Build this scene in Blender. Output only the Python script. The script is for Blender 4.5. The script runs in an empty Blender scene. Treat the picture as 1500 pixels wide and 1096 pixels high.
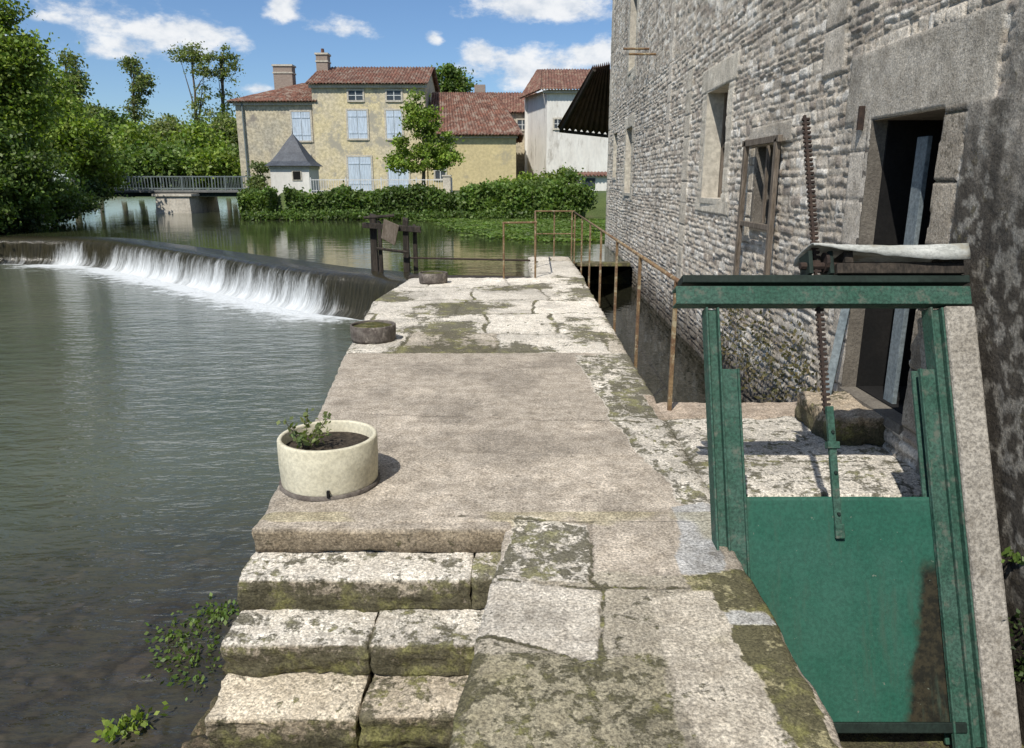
import bpy, bmesh, math, random
import numpy as np
from mathutils import Vector, noise as mnoise
random.seed(7)
SC=bpy.context.scene; COL=SC.collection
F=1083.0; PT=math.radians(14.6); CP,SP=math.cos(PT),math.sin(PT); H=1.6
def ray(px,py):
    u=(px-750)/F; v=(548-py)/F
    return (u,CP+v*SP,-SP+v*CP)
def atY(px,py,Y):
    d=ray(px,py); t=Y/d[1]; return Vector((d[0]*t,Y,H+d[2]*t))
def atZ(px,py,z=0):
    d=ray(px,py); t=(z-H)/d[2]; return Vector((d[0]*t,d[1]*t,z))
def proj(x,y,z=0):
    dep=y*CP-(z-H)*SP; up=y*SP+(z-H)*CP
    return 750+F*x/dep, 548-F*up/dep
# ------------------------------------------------------------------ noise
_T=np.random.default_rng(5).random((256,256))
def vn(x,y):
    xi=np.floor(x).astype(int); yi=np.floor(y).astype(int)
    fx=x-xi; fy=y-yi; fx=fx*fx*(3-2*fx); fy=fy*fy*(3-2*fy)
    a=_T[xi&255,yi&255]; b=_T[(xi+1)&255,yi&255]; c=_T[xi&255,(yi+1)&255]; d=_T[(xi+1)&255,(yi+1)&255]
    return (a*(1-fx)+b*fx)*(1-fy)+(c*(1-fx)+d*fx)*fy
def fbm(x,y,o=4,s=0.):
    r=0; a=.5; n=0
    for i in range(o):
        r=r+a*vn(x*(2**i)+s+i*17.3,y*(2**i)+s*1.7+i*9.1); n+=a; a*=.5
    return r/n
def sst(a,b,x):
    t=np.clip((x-a)/(b-a),0,1); return t*t*(3-2*t)
# ------------------------------------------------------------------ object helpers
def tag(o,label,cat,group=None,kind=None):
    if label: o['label']=label
    if cat: o['category']=cat
    if group: o['group']=group
    if kind: o['kind']=kind
    return o
def struct(o,label=None,cat=None):
    o['kind']='structure'
    if label: o['label']=label; o['category']=cat
    return o
def thing(name,label,cat,loc=(0,0,0),group=None):
    o=bpy.data.objects.new(name,None); COL.objects.link(o); o.location=loc
    o.empty_display_size=.1
    return tag(o,label,cat,group)
def link(name,me,mat,parent=None):
    o=bpy.data.objects.new(name,me); COL.objects.link(o)
    if mat: me.materials.append(mat)
    if parent:
        o.parent=parent; o.location=-parent.location
    return o
def npmesh(name,V,Fq,mat,parent=None,cols=None,attrs=None,smooth=False):
    me=bpy.data.meshes.new(name); V=np.asarray(V,dtype=np.float32); Fq=np.asarray(Fq,dtype=np.int32)
    k=Fq.shape[1]; n=len(Fq)
    me.vertices.add(len(V)); me.vertices.foreach_set('co',V.ravel())
    me.loops.add(k*n); me.loops.foreach_set('vertex_index',Fq.ravel())
    me.polygons.add(n); me.polygons.foreach_set('loop_start',np.arange(0,k*n,k,dtype=np.int32))
    if smooth: me.polygons.foreach_set('use_smooth',np.ones(n,dtype=bool))
    me.update(calc_edges=True)
    if cols is not None:
        a=me.color_attributes.new('Col','FLOAT_COLOR','POINT')
        c=np.ones((len(V),4),dtype=np.float32); c[:,:3]=cols; a.data.foreach_set('color',c.ravel())
    for k2,v in (attrs or {}).items():
        v=np.asarray(v,dtype=np.float32)
        if v.ndim==1:
            a=me.attributes.new(k2,'FLOAT','POINT'); a.data.foreach_set('value',v)
        else:
            a=me.attributes.new(k2,'FLOAT_VECTOR','POINT'); a.data.foreach_set('vector',v.ravel())
    return link(name,me,mat,parent)
def gfaces(n,m,mask=None):
    i=np.arange(n*m).reshape(n,m)
    f=np.stack([i[:-1,:-1],i[1:,:-1],i[1:,1:],i[:-1,1:]],-1)
    if mask is not None: return f[mask]
    return f.reshape(-1,4)
class MB:
    def __init__(s): s.v=[]; s.f=[]
    def box(s,x0,x1,y0,y1,z0,z1):
        return s.hexa([(x0,y0,z0),(x1,y0,z0),(x1,y1,z0),(x0,y1,z0),(x0,y0,z1),(x1,y0,z1),(x1,y1,z1),(x0,y1,z1)])
    def hexa(s,p):
        b=len(s.v); s.v+= [tuple(q) for q in p]
        for f in ((0,3,2,1),(4,5,6,7),(0,1,5,4),(1,2,6,5),(2,3,7,6),(3,0,4,7)): s.f.append([b+i for i in f])
        return s
    def quad(s,*p):
        b=len(s.v); s.v+=[tuple(q) for q in p]; s.f.append(list(range(b,b+len(p)))); return s
    def tube(s,p0,p1,r0,r1=None,n=8,cap=True):
        r1=r0 if r1 is None else r1
        p0=Vector(p0); p1=Vector(p1); d=(p1-p0).normalized()
        a=d.orthogonal().normalized(); c=d.cross(a); b=len(s.v)
        for p,r in ((p0,r0),(p1,r1)):
            for i in range(n):
                t=2*math.pi*i/n; s.v.append(tuple(p+a*(r*math.cos(t))+c*(r*math.sin(t))))
        for i in range(n):
            j=(i+1)%n; s.f.append([b+i,b+j,b+n+j,b+n+i])
        if cap: s.f.append([b+i for i in range(n)][::-1]); s.f.append([b+n+i for i in range(n)])
        return s
    def lathe(s,cx,cy,prof,n=40,wob=0):
        b=len(s.v); m=len(prof)
        for i in range(n):
            t=2*math.pi*i/n
            for (r,z) in prof:
                rr=r*(1+wob*mnoise.noise(Vector((math.cos(t)*1.5,math.sin(t)*1.5,z*4))))
                s.v.append((cx+rr*math.cos(t),cy+rr*math.sin(t),z))
        for i in range(n):
            j=(i+1)%n
            for k in range(m-1): s.f.append([b+i*m+k,b+j*m+k,b+j*m+k+1,b+i*m+k+1])
        return s
    def build(s,name,mat,parent=None,bevel=0,smooth=False):
        me=bpy.data.meshes.new(name); me.from_pydata(s.v,[],s.f); me.update()
        o=link(name,me,mat,parent)
        if smooth:
            for p in me.polygons: p.use_smooth=True
        if bevel:
            md=o.modifiers.new('b','BEVEL'); md.width=bevel; md.segments=2; md.limit_method='ANGLE'
        return o
# ------------------------------------------------------------------ materials
def newmat(name):
    m=bpy.data.materials.new(name); m.use_nodes=True; nt=m.node_tree
    b=nt.nodes['Principled BSDF']; return m,nt,b
def N(nt,t,**k):
    n=nt.nodes.new(t)
    for a,b in k.items(): setattr(n,a,b)
    return n
def noise_n(nt,vec,scale,detail=5,rough=.6,stretch=None):
    if stretch:
        mp=N(nt,'ShaderNodeMapping'); mp.inputs['Scale'].default_value=stretch; nt.links.new(vec,mp.inputs[0]); vec=mp.outputs[0]
    n=N(nt,'ShaderNodeTexNoise'); n.inputs['Scale'].default_value=scale; n.inputs['Detail'].default_value=detail; n.inputs['Roughness'].default_value=rough
    nt.links.new(vec,n.inputs['Vector']); return n.outputs[0]
def ramp(nt,f,a,b,va=0.,vb=1.):
    n=N(nt,'ShaderNodeMapRange'); n.inputs[1].default_value=a; n.inputs[2].default_value=b; n.inputs[3].default_value=va; n.inputs[4].default_value=vb
    n.interpolation_type='SMOOTHSTEP'; nt.links.new(f,n.inputs[0]); return n.outputs[0]
def mixc(nt,f,a,b,mode='MIX'):
    n=N(nt,'ShaderNodeMix',data_type='RGBA',blend_type=mode)
    for s,v in ((n.inputs[0],f),(n.inputs[6],a),(n.inputs[7],b)):
        if hasattr(v,'is_linked'): nt.links.new(v,s)
        elif isinstance(v,(int,float)): s.default_value=v
        else: s.default_value=(*v,1)
    return n.outputs[2]
def mth(nt,op,a,b=0.,c=None):
    n=N(nt,'ShaderNodeMath',operation=op)
    for s,v in zip(n.inputs,(a,b,c)):
        if v is None: continue
        if hasattr(v,'is_linked'): nt.links.new(v,s)
        else: s.default_value=v
    return n.outputs[0]
def bump(nt,b,h,strength,dist):
    n=N(nt,'ShaderNodeBump'); n.inputs['Strength'].default_value=strength; n.inputs['Distance'].default_value=dist
    nt.links.new(h,n.inputs['Height']); nt.links.new(n.outputs[0],b.inputs['Normal'])
def surf(name,c1,c2,scale=3,rough=.85,bs=.4,bd=.01,c3=None,s3=.6,t3=(.55,.65),fine=40,metal=0,stretch=None,finec=.3,extra=None):
    m,nt,b=newmat(name); tc=N(nt,'ShaderNodeTexCoord').outputs['Object']
    n1=noise_n(nt,tc,scale,6,.65,stretch); c=mixc(nt,ramp(nt,n1,.35,.65),c1,c2)
    n2=noise_n(nt,tc,fine,4,.7,stretch); c=mixc(nt,1.,c,mixc(nt,ramp(nt,n2,.3,.7),(1-finec,)*3,(1+finec*.6,)*3),'MULTIPLY')
    if c3: c=mixc(nt,ramp(nt,noise_n(nt,tc,s3,7,.7,stretch),*t3),c,c3)
    if extra: c=extra(nt,tc,c)
    nt.links.new(c,b.inputs['Base Color']); b.inputs['Roughness'].default_value=rough; b.inputs['Metallic'].default_value=metal
    b.inputs['Specular IOR Level'].default_value=.3
    bump(nt,b,n2,bs,bd); return m
def stone_attr(name,fine=90,bd=.006,moss1=(.07,.064,.034),moss2=(.17,.165,.055),spec=.5,mo=.88,grit=True):
    m,nt,b=newmat(name); tc=N(nt,'ShaderNodeTexCoord').outputs['Object']
    col=N(nt,'ShaderNodeAttribute',attribute_name='Col').outputs['Color']; ms=N(nt,'ShaderNodeAttribute',attribute_name='moss').outputs['Fac']
    nA=noise_n(nt,tc,fine,4,.75); nB=noise_n(nt,tc,9,8,.7); nC=noise_n(nt,tc,30,6,.7)
    c=mixc(nt,1.,col,mixc(nt,ramp(nt,nA,.34,.66),(1-spec,)*3,(1+spec*.5,)*3),'MULTIPLY')
    c=mixc(nt,1.,c,mixc(nt,ramp(nt,nB,.3,.7),(.74,.72,.69),(1.18,1.18,1.18)),'MULTIPLY')
    if grit:
        vo=N(nt,'ShaderNodeTexVoronoi'); vo.inputs['Scale'].default_value=95; nt.links.new(tc,vo.inputs['Vector'])
        sv=N(nt,'ShaderNodeSeparateColor'); nt.links.new(vo.outputs['Color'],sv.inputs[0])
        c=mixc(nt,.7,c,mixc(nt,1.,c,mixc(nt,ramp(nt,sv.outputs[0],0.,1.),(.74,.73,.72),(1.26,1.24,1.21)),'MULTIPLY'))
        c=mixc(nt,ramp(nt,noise_n(nt,tc,3.1,7,.75),.55,.68,0.,.38),c,(.19,.165,.13))
        c=mixc(nt,ramp(nt,noise_n(nt,tc,6.3,7,.75),.60,.67,0.,.6),c,(.10,.088,.066))
    mm=mth(nt,'ADD',mth(nt,'MULTIPLY',nB,.64),mth(nt,'MULTIPLY',nC,.36))
    mm=mth(nt,'ADD',mm,mth(nt,'MULTIPLY',ms,.5))
    mk=ramp(nt,mm,.69,.76,0.,mo)
    mc=mixc(nt,ramp(nt,noise_n(nt,tc,5,6,.7),.48,.64),moss1,moss2)
    mc=mixc(nt,1.,mc,mixc(nt,ramp(nt,nA,.3,.7),(.5,.5,.5),(1.5,1.5,1.5)),'MULTIPLY')
    c=mixc(nt,mk,c,mc)
    nt.links.new(c,b.inputs['Base Color']); b.inputs['Roughness'].default_value=.92; b.inputs['Specular IOR Level'].default_value=.25
    hh=mth(nt,'ADD',mth(nt,'ADD',nA,mth(nt,'MULTIPLY',nC,1.2)),mth(nt,'MULTIPLY',mk,.6))
    bump(nt,b,hh,.9,bd); return m
def leafmat(name,tr=.35,tint=(1.35,1.5,.5)):
    m,nt,b=newmat(name); nt.nodes.remove(b)
    col=N(nt,'ShaderNodeAttribute',attribute_name='Col').outputs['Color']
    d=N(nt,'ShaderNodeBsdfPrincipled'); d.inputs['Roughness'].default_value=.5; d.inputs['Specular IOR Level'].default_value=.35
    t=N(nt,'ShaderNodeBsdfTranslucent'); mx=N(nt,'ShaderNodeMixShader'); mx.inputs[0].default_value=tr
    nt.links.new(col,d.inputs['Base Color']); nt.links.new(mixc(nt,1.,col,tint,'MULTIPLY'),t.inputs[0])
    nt.links.new(d.outputs[0],mx.inputs[1]); nt.links.new(t.outputs[0],mx.inputs[2])
    nt.links.new(mx.outputs[0],nt.nodes['Material Output'].inputs[0]); return m
def stain(nt,tc,c):
    sp=N(nt,'ShaderNodeSeparateXYZ'); nt.links.new(tc,sp.inputs[0])
    v=mth(nt,'SUBTRACT',sp.outputs[0],mth(nt,'MULTIPLY',sp.outputs[2],.22))
    v=mth(nt,'ADD',v,mth(nt,'MULTIPLY',mth(nt,'SUBTRACT',noise_n(nt,tc,5,6,.7),.5),.14))
    lo=ramp(nt,sp.outputs[2],-.12,-.02,1.,0.)
    k=mth(nt,'MULTIPLY',ramp(nt,v,1.845,1.895),lo)
    c=mixc(nt,k,c,mixc(nt,ramp(nt,noise_n(nt,tc,25,5,.7),.4,.6),(.012,.012,.008),(.035,.030,.017)))
    s=ramp(nt,noise_n(nt,tc,1.,5,.7,(14,3,1.6)),.52,.72,0.,.5)
    c=mixc(nt,s,c,(.05,.085,.06))
    return mixc(nt,ramp(nt,noise_n(nt,tc,38,3,.6),.70,.74,0.,.8),c,(.14,.17,.13))
M={}
M['stone']=stone_attr('weathered_stone')
M['wall']=stone_attr('rubble_stone',fine=70,bd=.010,spec=.4,moss1=(.10,.085,.055),moss2=(.19,.17,.10),mo=.7,grit=False)
M['leaf']=leafmat('foliage')
M['bark']=surf('bark',(.10,.08,.06),(.16,.14,.11),8,.95)
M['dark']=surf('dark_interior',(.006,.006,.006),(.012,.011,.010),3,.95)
M['green']=surf('worn_green_paint',(.017,.088,.058),(.028,.10,.07),3,.55,.2,.003,fine=60,finec=.22,extra=stain)
M['greenpost']=surf('weathered_green_post',(.026,.078,.053),(.045,.10,.074),6,.75,.6,.004,c3=(.10,.115,.09),s3=16,t3=(.52,.70),fine=70,finec=.45)
M['gdark']=surf('dark_green_steel',(.008,.016,.012),(.014,.026,.02),5,.7,.3,.003,fine=60)
M['rust']=surf('rusty_steel',(.030,.021,.018),(.055,.036,.027),20,.85,.5,.004,fine=90)
M['rail']=surf('rusty_yellow_pipe',(.24,.165,.085),(.14,.08,.045),9,.85,.5,.003,c3=(.33,.28,.18),s3=12,t3=(.52,.62),fine=80)
M['sheet']=surf('weathered_cover_sheet',(.50,.51,.48),(.38,.39,.36),4,.75,.4,.004,c3=(.24,.22,.17),s3=5,t3=(.50,.66),stretch=(1,3,1))
M['wood']=surf('weathered_wood',(.12,.095,.07),(.20,.165,.13),4,.9,.8,.008,stretch=(6,6,.6),fine=20,finec=.5)
M['darkwood']=surf('black_wet_timber',(.024,.02,.016),(.055,.044,.034),5,.85,.6,.01,stretch=(4,4,.7),fine=20)
M['plank']=surf('blue_grey_board',(.13,.16,.175),(.18,.21,.22),5,.8,.3,.003,fine=40)
M['pot']=surf('cream_concrete',(.64,.60,.46),(.54,.50,.37),3,.8,.5,.004,c3=(.36,.33,.24),s3=4,t3=(.58,.75),fine=50,finec=.2)
M['oldpot']=surf('corroded_metal_tub',(.085,.07,.06),(.16,.14,.12),9,.9,.6,.008,c3=(.24,.21,.18),s3=8,t3=(.55,.65))
M['soil']=surf('dark_soil',(.035,.028,.02),(.07,.055,.04),20,.98,1.,.02)
M['moss']=surf('moss_tuft',(.10,.09,.025),(.05,.055,.02),12,.98,1.,.02,c3=(.22,.2,.1),s3=9,t3=(.55,.65))
M['conc']=surf('rough_concrete',(.27,.245,.205),(.38,.35,.30),5,.92,.9,.01,c3=(.15,.13,.10),s3=7,t3=(.54,.68),fine=60,finec=.5)
M['deck']=surf('dark_bridge_deck',(.12,.125,.12),(.18,.18,.17),3,.9)
M['jamb']=surf('shade_tinted_stone',(.13,.115,.095),(.19,.17,.14),4,.92,.8,.01,fine=50)  # darker colour puts shade into reveals that the sun would brighten
M['yellow']=surf('ochre_render',(.61,.52,.31),(.56,.49,.35),.5,.9,.5,.02,c3=(.36,.33,.26),s3=.9,t3=(.50,.62),fine=5,finec=.3)
M['yellow2']=surf('yellow_render',(.58,.48,.26),(.52,.43,.24),.6,.9,.3,.02,c3=(.38,.33,.22),s3=.7,t3=(.54,.68),fine=5,finec=.18)
M['grey']=surf('greyed_limestone',(.43,.39,.30),(.53,.46,.32),.9,.9,.5,.02,c3=(.26,.23,.19),s3=1.1,t3=(.54,.66),fine=6,finec=.35)
M['white']=surf('stained_white_render',(.74,.72,.66),(.64,.61,.55),.5,.9,.3,.02,c3=(.42,.39,.34),s3=.8,t3=(.54,.68),fine=4,finec=.13,stretch=(1.5,1.5,.5))
M['trim']=surf('pale_cut_stone',(.54,.50,.41),(.46,.42,.35),2,.9,fine=12)
M['shutter']=surf('pale_blue_paint',(.45,.53,.61),(.51,.58,.65),2,.6,.3,.01,stretch=(5,1,.3),fine=6)
M['glass']=surf('window_glass',(.04,.05,.06),(.08,.09,.10),.7,.12,.05,.01)
M['frame']=surf('white_window_frame',(.55,.56,.54),(.62,.62,.6),2,.6)
M['tile']=surf('clay_tiles',(.20,.095,.07),(.15,.075,.055),1.6,.9,.6,.03,c3=(.24,.17,.12),s3=2.6,t3=(.5,.6),fine=5,finec=.6)
M['tile2']=surf('weathered_clay_tiles',(.205,.095,.065),(.14,.075,.055),1.4,.9,.6,.03,c3=(.24,.18,.14),s3=2.1,t3=(.50,.6),fine=5,finec=.6)
M['slate']=surf('slate',(.045,.052,.065),(.07,.08,.095),3,.55,.3,.02,fine=10)
M['brick']=surf('brick_chimney',(.27,.21,.17),(.33,.27,.22),2,.9,stretch=(1,1,9),fine=6)
M['steel']=surf('grey_green_steel',(.13,.16,.16),(.17,.20,.20),2,.6)
M['pier']=surf('pale_masonry',(.56,.52,.44),(.46,.42,.35),2,.9,.6,.02,fine=8)
M['corr']=surf('rusty_corrugated_iron',(.06,.038,.03),(.10,.06,.045),4,.85,.4,.01)
# ------------------------------------------------------------------ water
def water(name,deep,sky,scale,st,dist,stretch,foam=False,shallow=False,rough=.06):
    m,nt,b=newmat(name); tc=N(nt,'ShaderNodeTexCoord').outputs['Object']
    n1=noise_n(nt,tc,.35,4,.6); c=mixc(nt,ramp(nt,n1,.35,.65),deep,sky)
    if shallow:
        a=N(nt,'ShaderNodeAttribute',attribute_name='shal').outputs['Fac']
        vo=N(nt,'ShaderNodeTexVoronoi'); vo.inputs['Scale'].default_value=6.5
        wv=N(nt,'ShaderNodeVectorMath',operation='ADD'); nz=N(nt,'ShaderNodeTexNoise'); nz.inputs['Scale'].default_value=5; nt.links.new(tc,nz.inputs['Vector'])
        sc=N(nt,'ShaderNodeVectorMath',operation='SCALE'); sc.inputs[3].default_value=.3; nt.links.new(nz.outputs['Color'],sc.inputs[0])
        nt.links.new(tc,wv.inputs[0]); nt.links.new(sc.outputs[0],wv.inputs[1]); nt.links.new(wv.outputs[0],vo.inputs['Vector'])
        sv=N(nt,'ShaderNodeSeparateColor'); nt.links.new(vo.outputs['Color'],sv.inputs[0])
        stn=mixc(nt,ramp(nt,sv.outputs[0],0.,1.),(.034,.029,.021),(.066,.055,.040))
        stn=mixc(nt,ramp(nt,vo.outputs['Distance'],.3,.65),stn,(.026,.023,.016))
        sh=mixc(nt,ramp(nt,noise_n(nt,tc,2.2,7,.7),.38,.60),stn,(.042,.040,.028))
        c=mixc(nt,a,c,sh)
    w1=noise_n(nt,tc,scale,3,.55,stretch); w2=noise_n(nt,tc,scale*3.3,3,.5,stretch); w3=noise_n(nt,tc,scale*.25,2,.5,stretch)
    h=mth(nt,'ADD',mth(nt,'ADD',w1,mth(nt,'MULTIPLY',w2,.42)),mth(nt,'MULTIPLY',w3,1.2))
    if foam:
        f=N(nt,'ShaderNodeAttribute',attribute_name='foam').outputs['Fac']
        fn=mth(nt,'ADD',mth(nt,'ADD',mth(nt,'MULTIPLY',noise_n(nt,tc,2.2,8,.75,(1,1.6,1)),.9),mth(nt,'MULTIPLY',noise_n(nt,tc,9,6,.75),.4)),mth(nt,'MULTIPLY',f,.62))
        mk=ramp(nt,fn,.86,1.16); c=mixc(nt,mk,c,(.66,.69,.70))
        nt.links.new(ramp(nt,mk,0.,1.,rough,.7),b.inputs['Roughness'])
        h=mth(nt,'ADD',h,mth(nt,'MULTIPLY',mth(nt,'MULTIPLY',noise_n(nt,tc,9,5,.7),f),2.))
    else: b.inputs['Roughness'].default_value=rough
    nt.links.new(c,b.inputs['Base Color']); b.inputs['IOR'].default_value=1.33; b.inputs['Specular IOR Level'].default_value=.5
    bump(nt,b,h,st,dist); return m
M['river']=water('river_water',(.072,.084,.056),(.088,.097,.067),2.8,.8,.052,(.85,1.8,1),foam=True,shallow=True,rough=.07)
M['pond']=water('pond_water',(.030,.038,.018),(.045,.052,.024),1.6,.2,.025,(.8,1.6,1),rough=.03)
M['channel']=water('channel_water',(.012,.012,.008),(.018,.018,.011),2.0,.3,.02,(1,1,1),rough=.05)
def fallmat():
    m,nt,b=newmat('falling_water')
    uv=N(nt,'ShaderNodeAttribute',attribute_name='uvw').outputs['Vector']; sp=N(nt,'ShaderNodeSeparateXYZ'); nt.links.new(uv,sp.inputs[0])
    a=noise_n(nt,uv,1.,5,.7,(3.0,.5,0)); a2=noise_n(nt,uv,1.,6,.75,(20,1.6,0)); big=noise_n(nt,uv,1.,3,.5,(1.1,.1,0)); fine=noise_n(nt,uv,1.,4,.8,(45,9,0))
    s=mth(nt,'ADD',mth(nt,'MULTIPLY',a,.7),mth(nt,'MULTIPLY',a2,.7))
    s=mth(nt,'ADD',s,mth(nt,'MULTIPLY',fine,.35))
    s=mth(nt,'ADD',s,mth(nt,'MULTIPLY',sp.outputs[1],.55)); s=mth(nt,'ADD',s,mth(nt,'MULTIPLY',sp.outputs[2],.6)); s=mth(nt,'ADD',s,mth(nt,'MULTIPLY',big,.5))
    mk=ramp(nt,s,1.78,2.42)
    mk=mth(nt,'MULTIPLY',mk,ramp(nt,sp.outputs[1],.03,.28))
    c=mixc(nt,ramp(nt,a2,.3,.7),(.016,.015,.009),(.045,.040,.024)); c=mixc(nt,mk,c,(.64,.67,.68))
    nt.links.new(c,b.inputs['Base Color']); nt.links.new(ramp(nt,mk,0.,1.,.14,.6),b.inputs['Roughness']); b.inputs['IOR'].default_value=1.33
    bump(nt,b,mth(nt,'ADD',a,a2),.6,.03); return m
M['fall']=fallmat()
# ------------------------------------------------------------------ camera, light, sky
cam=bpy.data.cameras.new('camera'); co=bpy.data.objects.new('camera',cam); COL.objects.link(co)
cam.sensor_width=36; cam.lens=36*F/1500; cam.clip_end=3000; cam.clip_start=.05
co.location=(0,0,H); co.rotation_euler=(math.radians(90-14.6),0,0); SC.camera=co
S=Vector((-.34,-.70,1)).normalized()
sl=bpy.data.lights.new('sun','SUN'); sl.energy=4.9; sl.angle=math.radians(.5); sl.color=(1,.955,.885)
so=bpy.data.objects.new('sun',sl); COL.objects.link(so); so.rotation_euler=S.to_track_quat('Z','Y').to_euler(); so.location=(-10,-20,40)
W=bpy.data.worlds.new('World'); SC.world=W; W.use_nodes=True; nt=W.node_tree
bg=nt.nodes['Background']; bg.inputs[1].default_value=.1
sk=N(nt,'ShaderNodeTexSky',sky_type='NISHITA'); sk.sun_disc=False; sk.sun_elevation=math.asin(S.z); sk.sun_rotation=math.atan2(S.x,S.y)
sk.air_density=1.; sk.dust_density=.3; sk.ozone_density=2.2
tc=N(nt,'ShaderNodeTexCoord').outputs['Generated']
sp=N(nt,'ShaderNodeSeparateXYZ'); nt.links.new(tc,sp.inputs[0])
az=mth(nt,'ARCTAN2',sp.outputs[0],sp.outputs[1]); el=mth(nt,'ARCSINE',sp.outputs[2])
acc=None
for (px,py,rx,ry) in [(190,42,125,40),(70,28,55,12),(790,100,115,34),(770,8,105,28),(500,44,62,14),(410,12,28,20),(380,130,26,10),(870,80,60,30),(635,55,16,9),(700,80,30,20),(1100,60,200,70),(-250,60,200,60)]:
    d=Vector(ray(px,py)).normalized(); a0=math.atan2(d.x,d.y); e0=math.asin(d.z); k=1/F*.95
    dx=mth(nt,'DIVIDE',mth(nt,'SUBTRACT',az,a0),rx*k); dy=mth(nt,'DIVIDE',mth(nt,'SUBTRACT',el,e0),ry*k)
    q=mth(nt,'SUBTRACT',1.,mth(nt,'SQRT',mth(nt,'ADD',mth(nt,'MULTIPLY',dx,dx),mth(nt,'MULTIPLY',dy,dy))))
    q=mth(nt,'MAXIMUM',q,-1.2)
    acc=q if acc is None else mth(nt,'MAXIMUM',acc,q)
hi=mth(nt,'SUBTRACT',ramp(nt,el,.40,.7,0.,1.3),1.); acc=mth(nt,'MAXIMUM',acc,hi)
cn=noise_n(nt,tc,9,9,.62,(1,1,2.2)); cn2=noise_n(nt,tc,26,6,.6,(1,1,1.6))
cc=mth(nt,'ADD',mth(nt,'MULTIPLY',acc,.6),mth(nt,'ADD',mth(nt,'MULTIPLY',mth(nt,'SUBTRACT',cn,.5),2.2),mth(nt,'MULTIPLY',mth(nt,'SUBTRACT',cn2,.5),.8)))
mask=mth(nt,'MULTIPLY',ramp(nt,cc,-.03,.45),.94)
skc=mixc(nt,1.,sk.outputs[0],(.78,.94,1.14),'MULTIPLY')
ccol=mixc(nt,ramp(nt,cn2,.3,.65),(6.4,7.0,7.8),(9.4,9.5,9.6))
nt.links.new(mixc(nt,mask,skc,ccol),bg.inputs[0])
SC.view_settings.view_transform='Standard'; SC.view_settings.look='None'; SC.view_settings.exposure=0
# ------------------------------------------------------------------ terrain
WP=np.array([(-19,-60),(-17.6,0),(-17.4,22),(-19,30),(-25,38),(-30,46),(-38,70),(-60,110),(-40,112),(-24,72),(-16,47),(-13.6,41),(-10,39.3),(12,39.3),(13,-60)],float)
def sdf(x,y,P):
    d=np.full(x.shape,1e9); ins=np.zeros(x.shape,bool)
    for i in range(len(P)):
        a=P[i]; b=P[(i+1)%len(P)]; e=b-a
        t=np.clip(((x-a[0])*e[0]+(y-a[1])*e[1])/(e@e),0,1)
        d=np.minimum(d,np.hypot(x-a[0]-t*e[0],y-a[1]-t*e[1]))
        c=((a[1]>y)!=(b[1]>y)); xx=a[0]+(y-a[1])*(b[0]-a[0])/((b[1]-a[1]) if b[1]!=a[1] else 1e-9)
        ins^=(c&(x<xx))
    return np.where(ins,-d,d)
def axis(c0,c1,step,far,g=1.25):
    a=list(np.arange(c0,c1,step)); s=step
    while a[-1]<far: s*=g; a.append(a[-1]+s)
    s=step
    while a[0]>-far: s*=g; a.insert(0,a[0]-s)
    return np.array(a)
gx=axis(-45,20,.6,900); gy=axis(-10,75,.6,1500); GX,GY=np.meshgrid(gx,gy,indexing='ij')
d=sdf(GX,GY,WP); z=-2.2+3.2*sst(-.7,.9,d+.5*(fbm(GX*.5,GY*.5)-.5))+.25*(fbm(GX*.2,GY*.2)-.5)*sst(1,4,d)
m_,nt2,b2=newmat('ground_grass'); tc2=N(nt2,'ShaderNodeTexCoord').outputs['Object']
c=mixc(nt2,ramp(nt2,noise_n(nt2,tc2,.8,7,.7),.35,.65),(.05,.075,.02),(.09,.12,.035)); c=mixc(nt2,ramp(nt2,noise_n(nt2,tc2,.25,5,.6),.55,.7),c,(.15,.13,.08))
nt2.links.new(c,b2.inputs['Base Color']); b2.inputs['Roughness'].default_value=.95; bump(nt2,b2,noise_n(nt2,tc2,12,5,.7),1.,.06)
n,m=GX.shape
struct(npmesh('ground',np.stack([GX,GY,z],-1).reshape(-1,3),gfaces(n,m),m_,smooth=True))
# ------------------------------------------------------------------ water sheets and weir
foot=np.array([(-1.6,12.9),(-2.9,14.3),(-4.0,14.9),(-8.5,19.2),(-13,23.4),(-14.6,24.1),(-22,24.5)],float)
def resample(P,n):
    s=np.r_[0,np.cumsum(np.hypot(*np.diff(P,axis=0).T))]; t=np.linspace(0,s[-1],n)
    return np.stack([np.interp(t,s,P[:,0]),np.interp(t,s,P[:,1])],-1),t
R_,T_=resample(foot,420)
k=np.ones(25)/25
R2=np.stack([np.convolve(np.pad(R_[:,i],12,mode='edge'),k,'valid') for i in range(2)],-1)
tan=np.gradient(R2,axis=0); tan/=np.linalg.norm(tan,axis=1)[:,None]
up=np.stack([tan[:,1],-tan[:,0]],-1); 
if up[200][1]<0: up=-up
prof=[(1.4,-.194),(1.0,-.187),(.75,-.186),(.58,-.189),(.44,-.20),(.34,-.22),(.26,-.27),(.21,-.36),(.18,-.48),(.15,-.62),(.10,-.78),(.03,-.92),(-.14,-1.03)]
pv=[0,0,0,.0,.02,.08,.20,.36,.5,.64,.78,.9,1.]
V=[];A=[]
for i in range(len(R2)):
    for (o_,zz),vv in zip(prof,pv):
        w=.05*(vn(np.array(T_[i]*2.2),np.array(1.0))-.5)+.05*(vn(np.array(T_[i]*7.),np.array(vv*2))-.5) if zz<-.2 else 0
        p=R2[i]+up[i]*(o_+float(w)); V.append((p[0],p[1],zz))
        t_=T_[i]; flow=float(np.interp(t_,[0,2.2,2.9,3.4,14.6,15.2,16.0,16.5,17.3,17.9,25],[.1,.25,.55,1.,1.,.5,.5,.9,.9,.4,.3]))
        A.append((t_,vv,flow))
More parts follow.
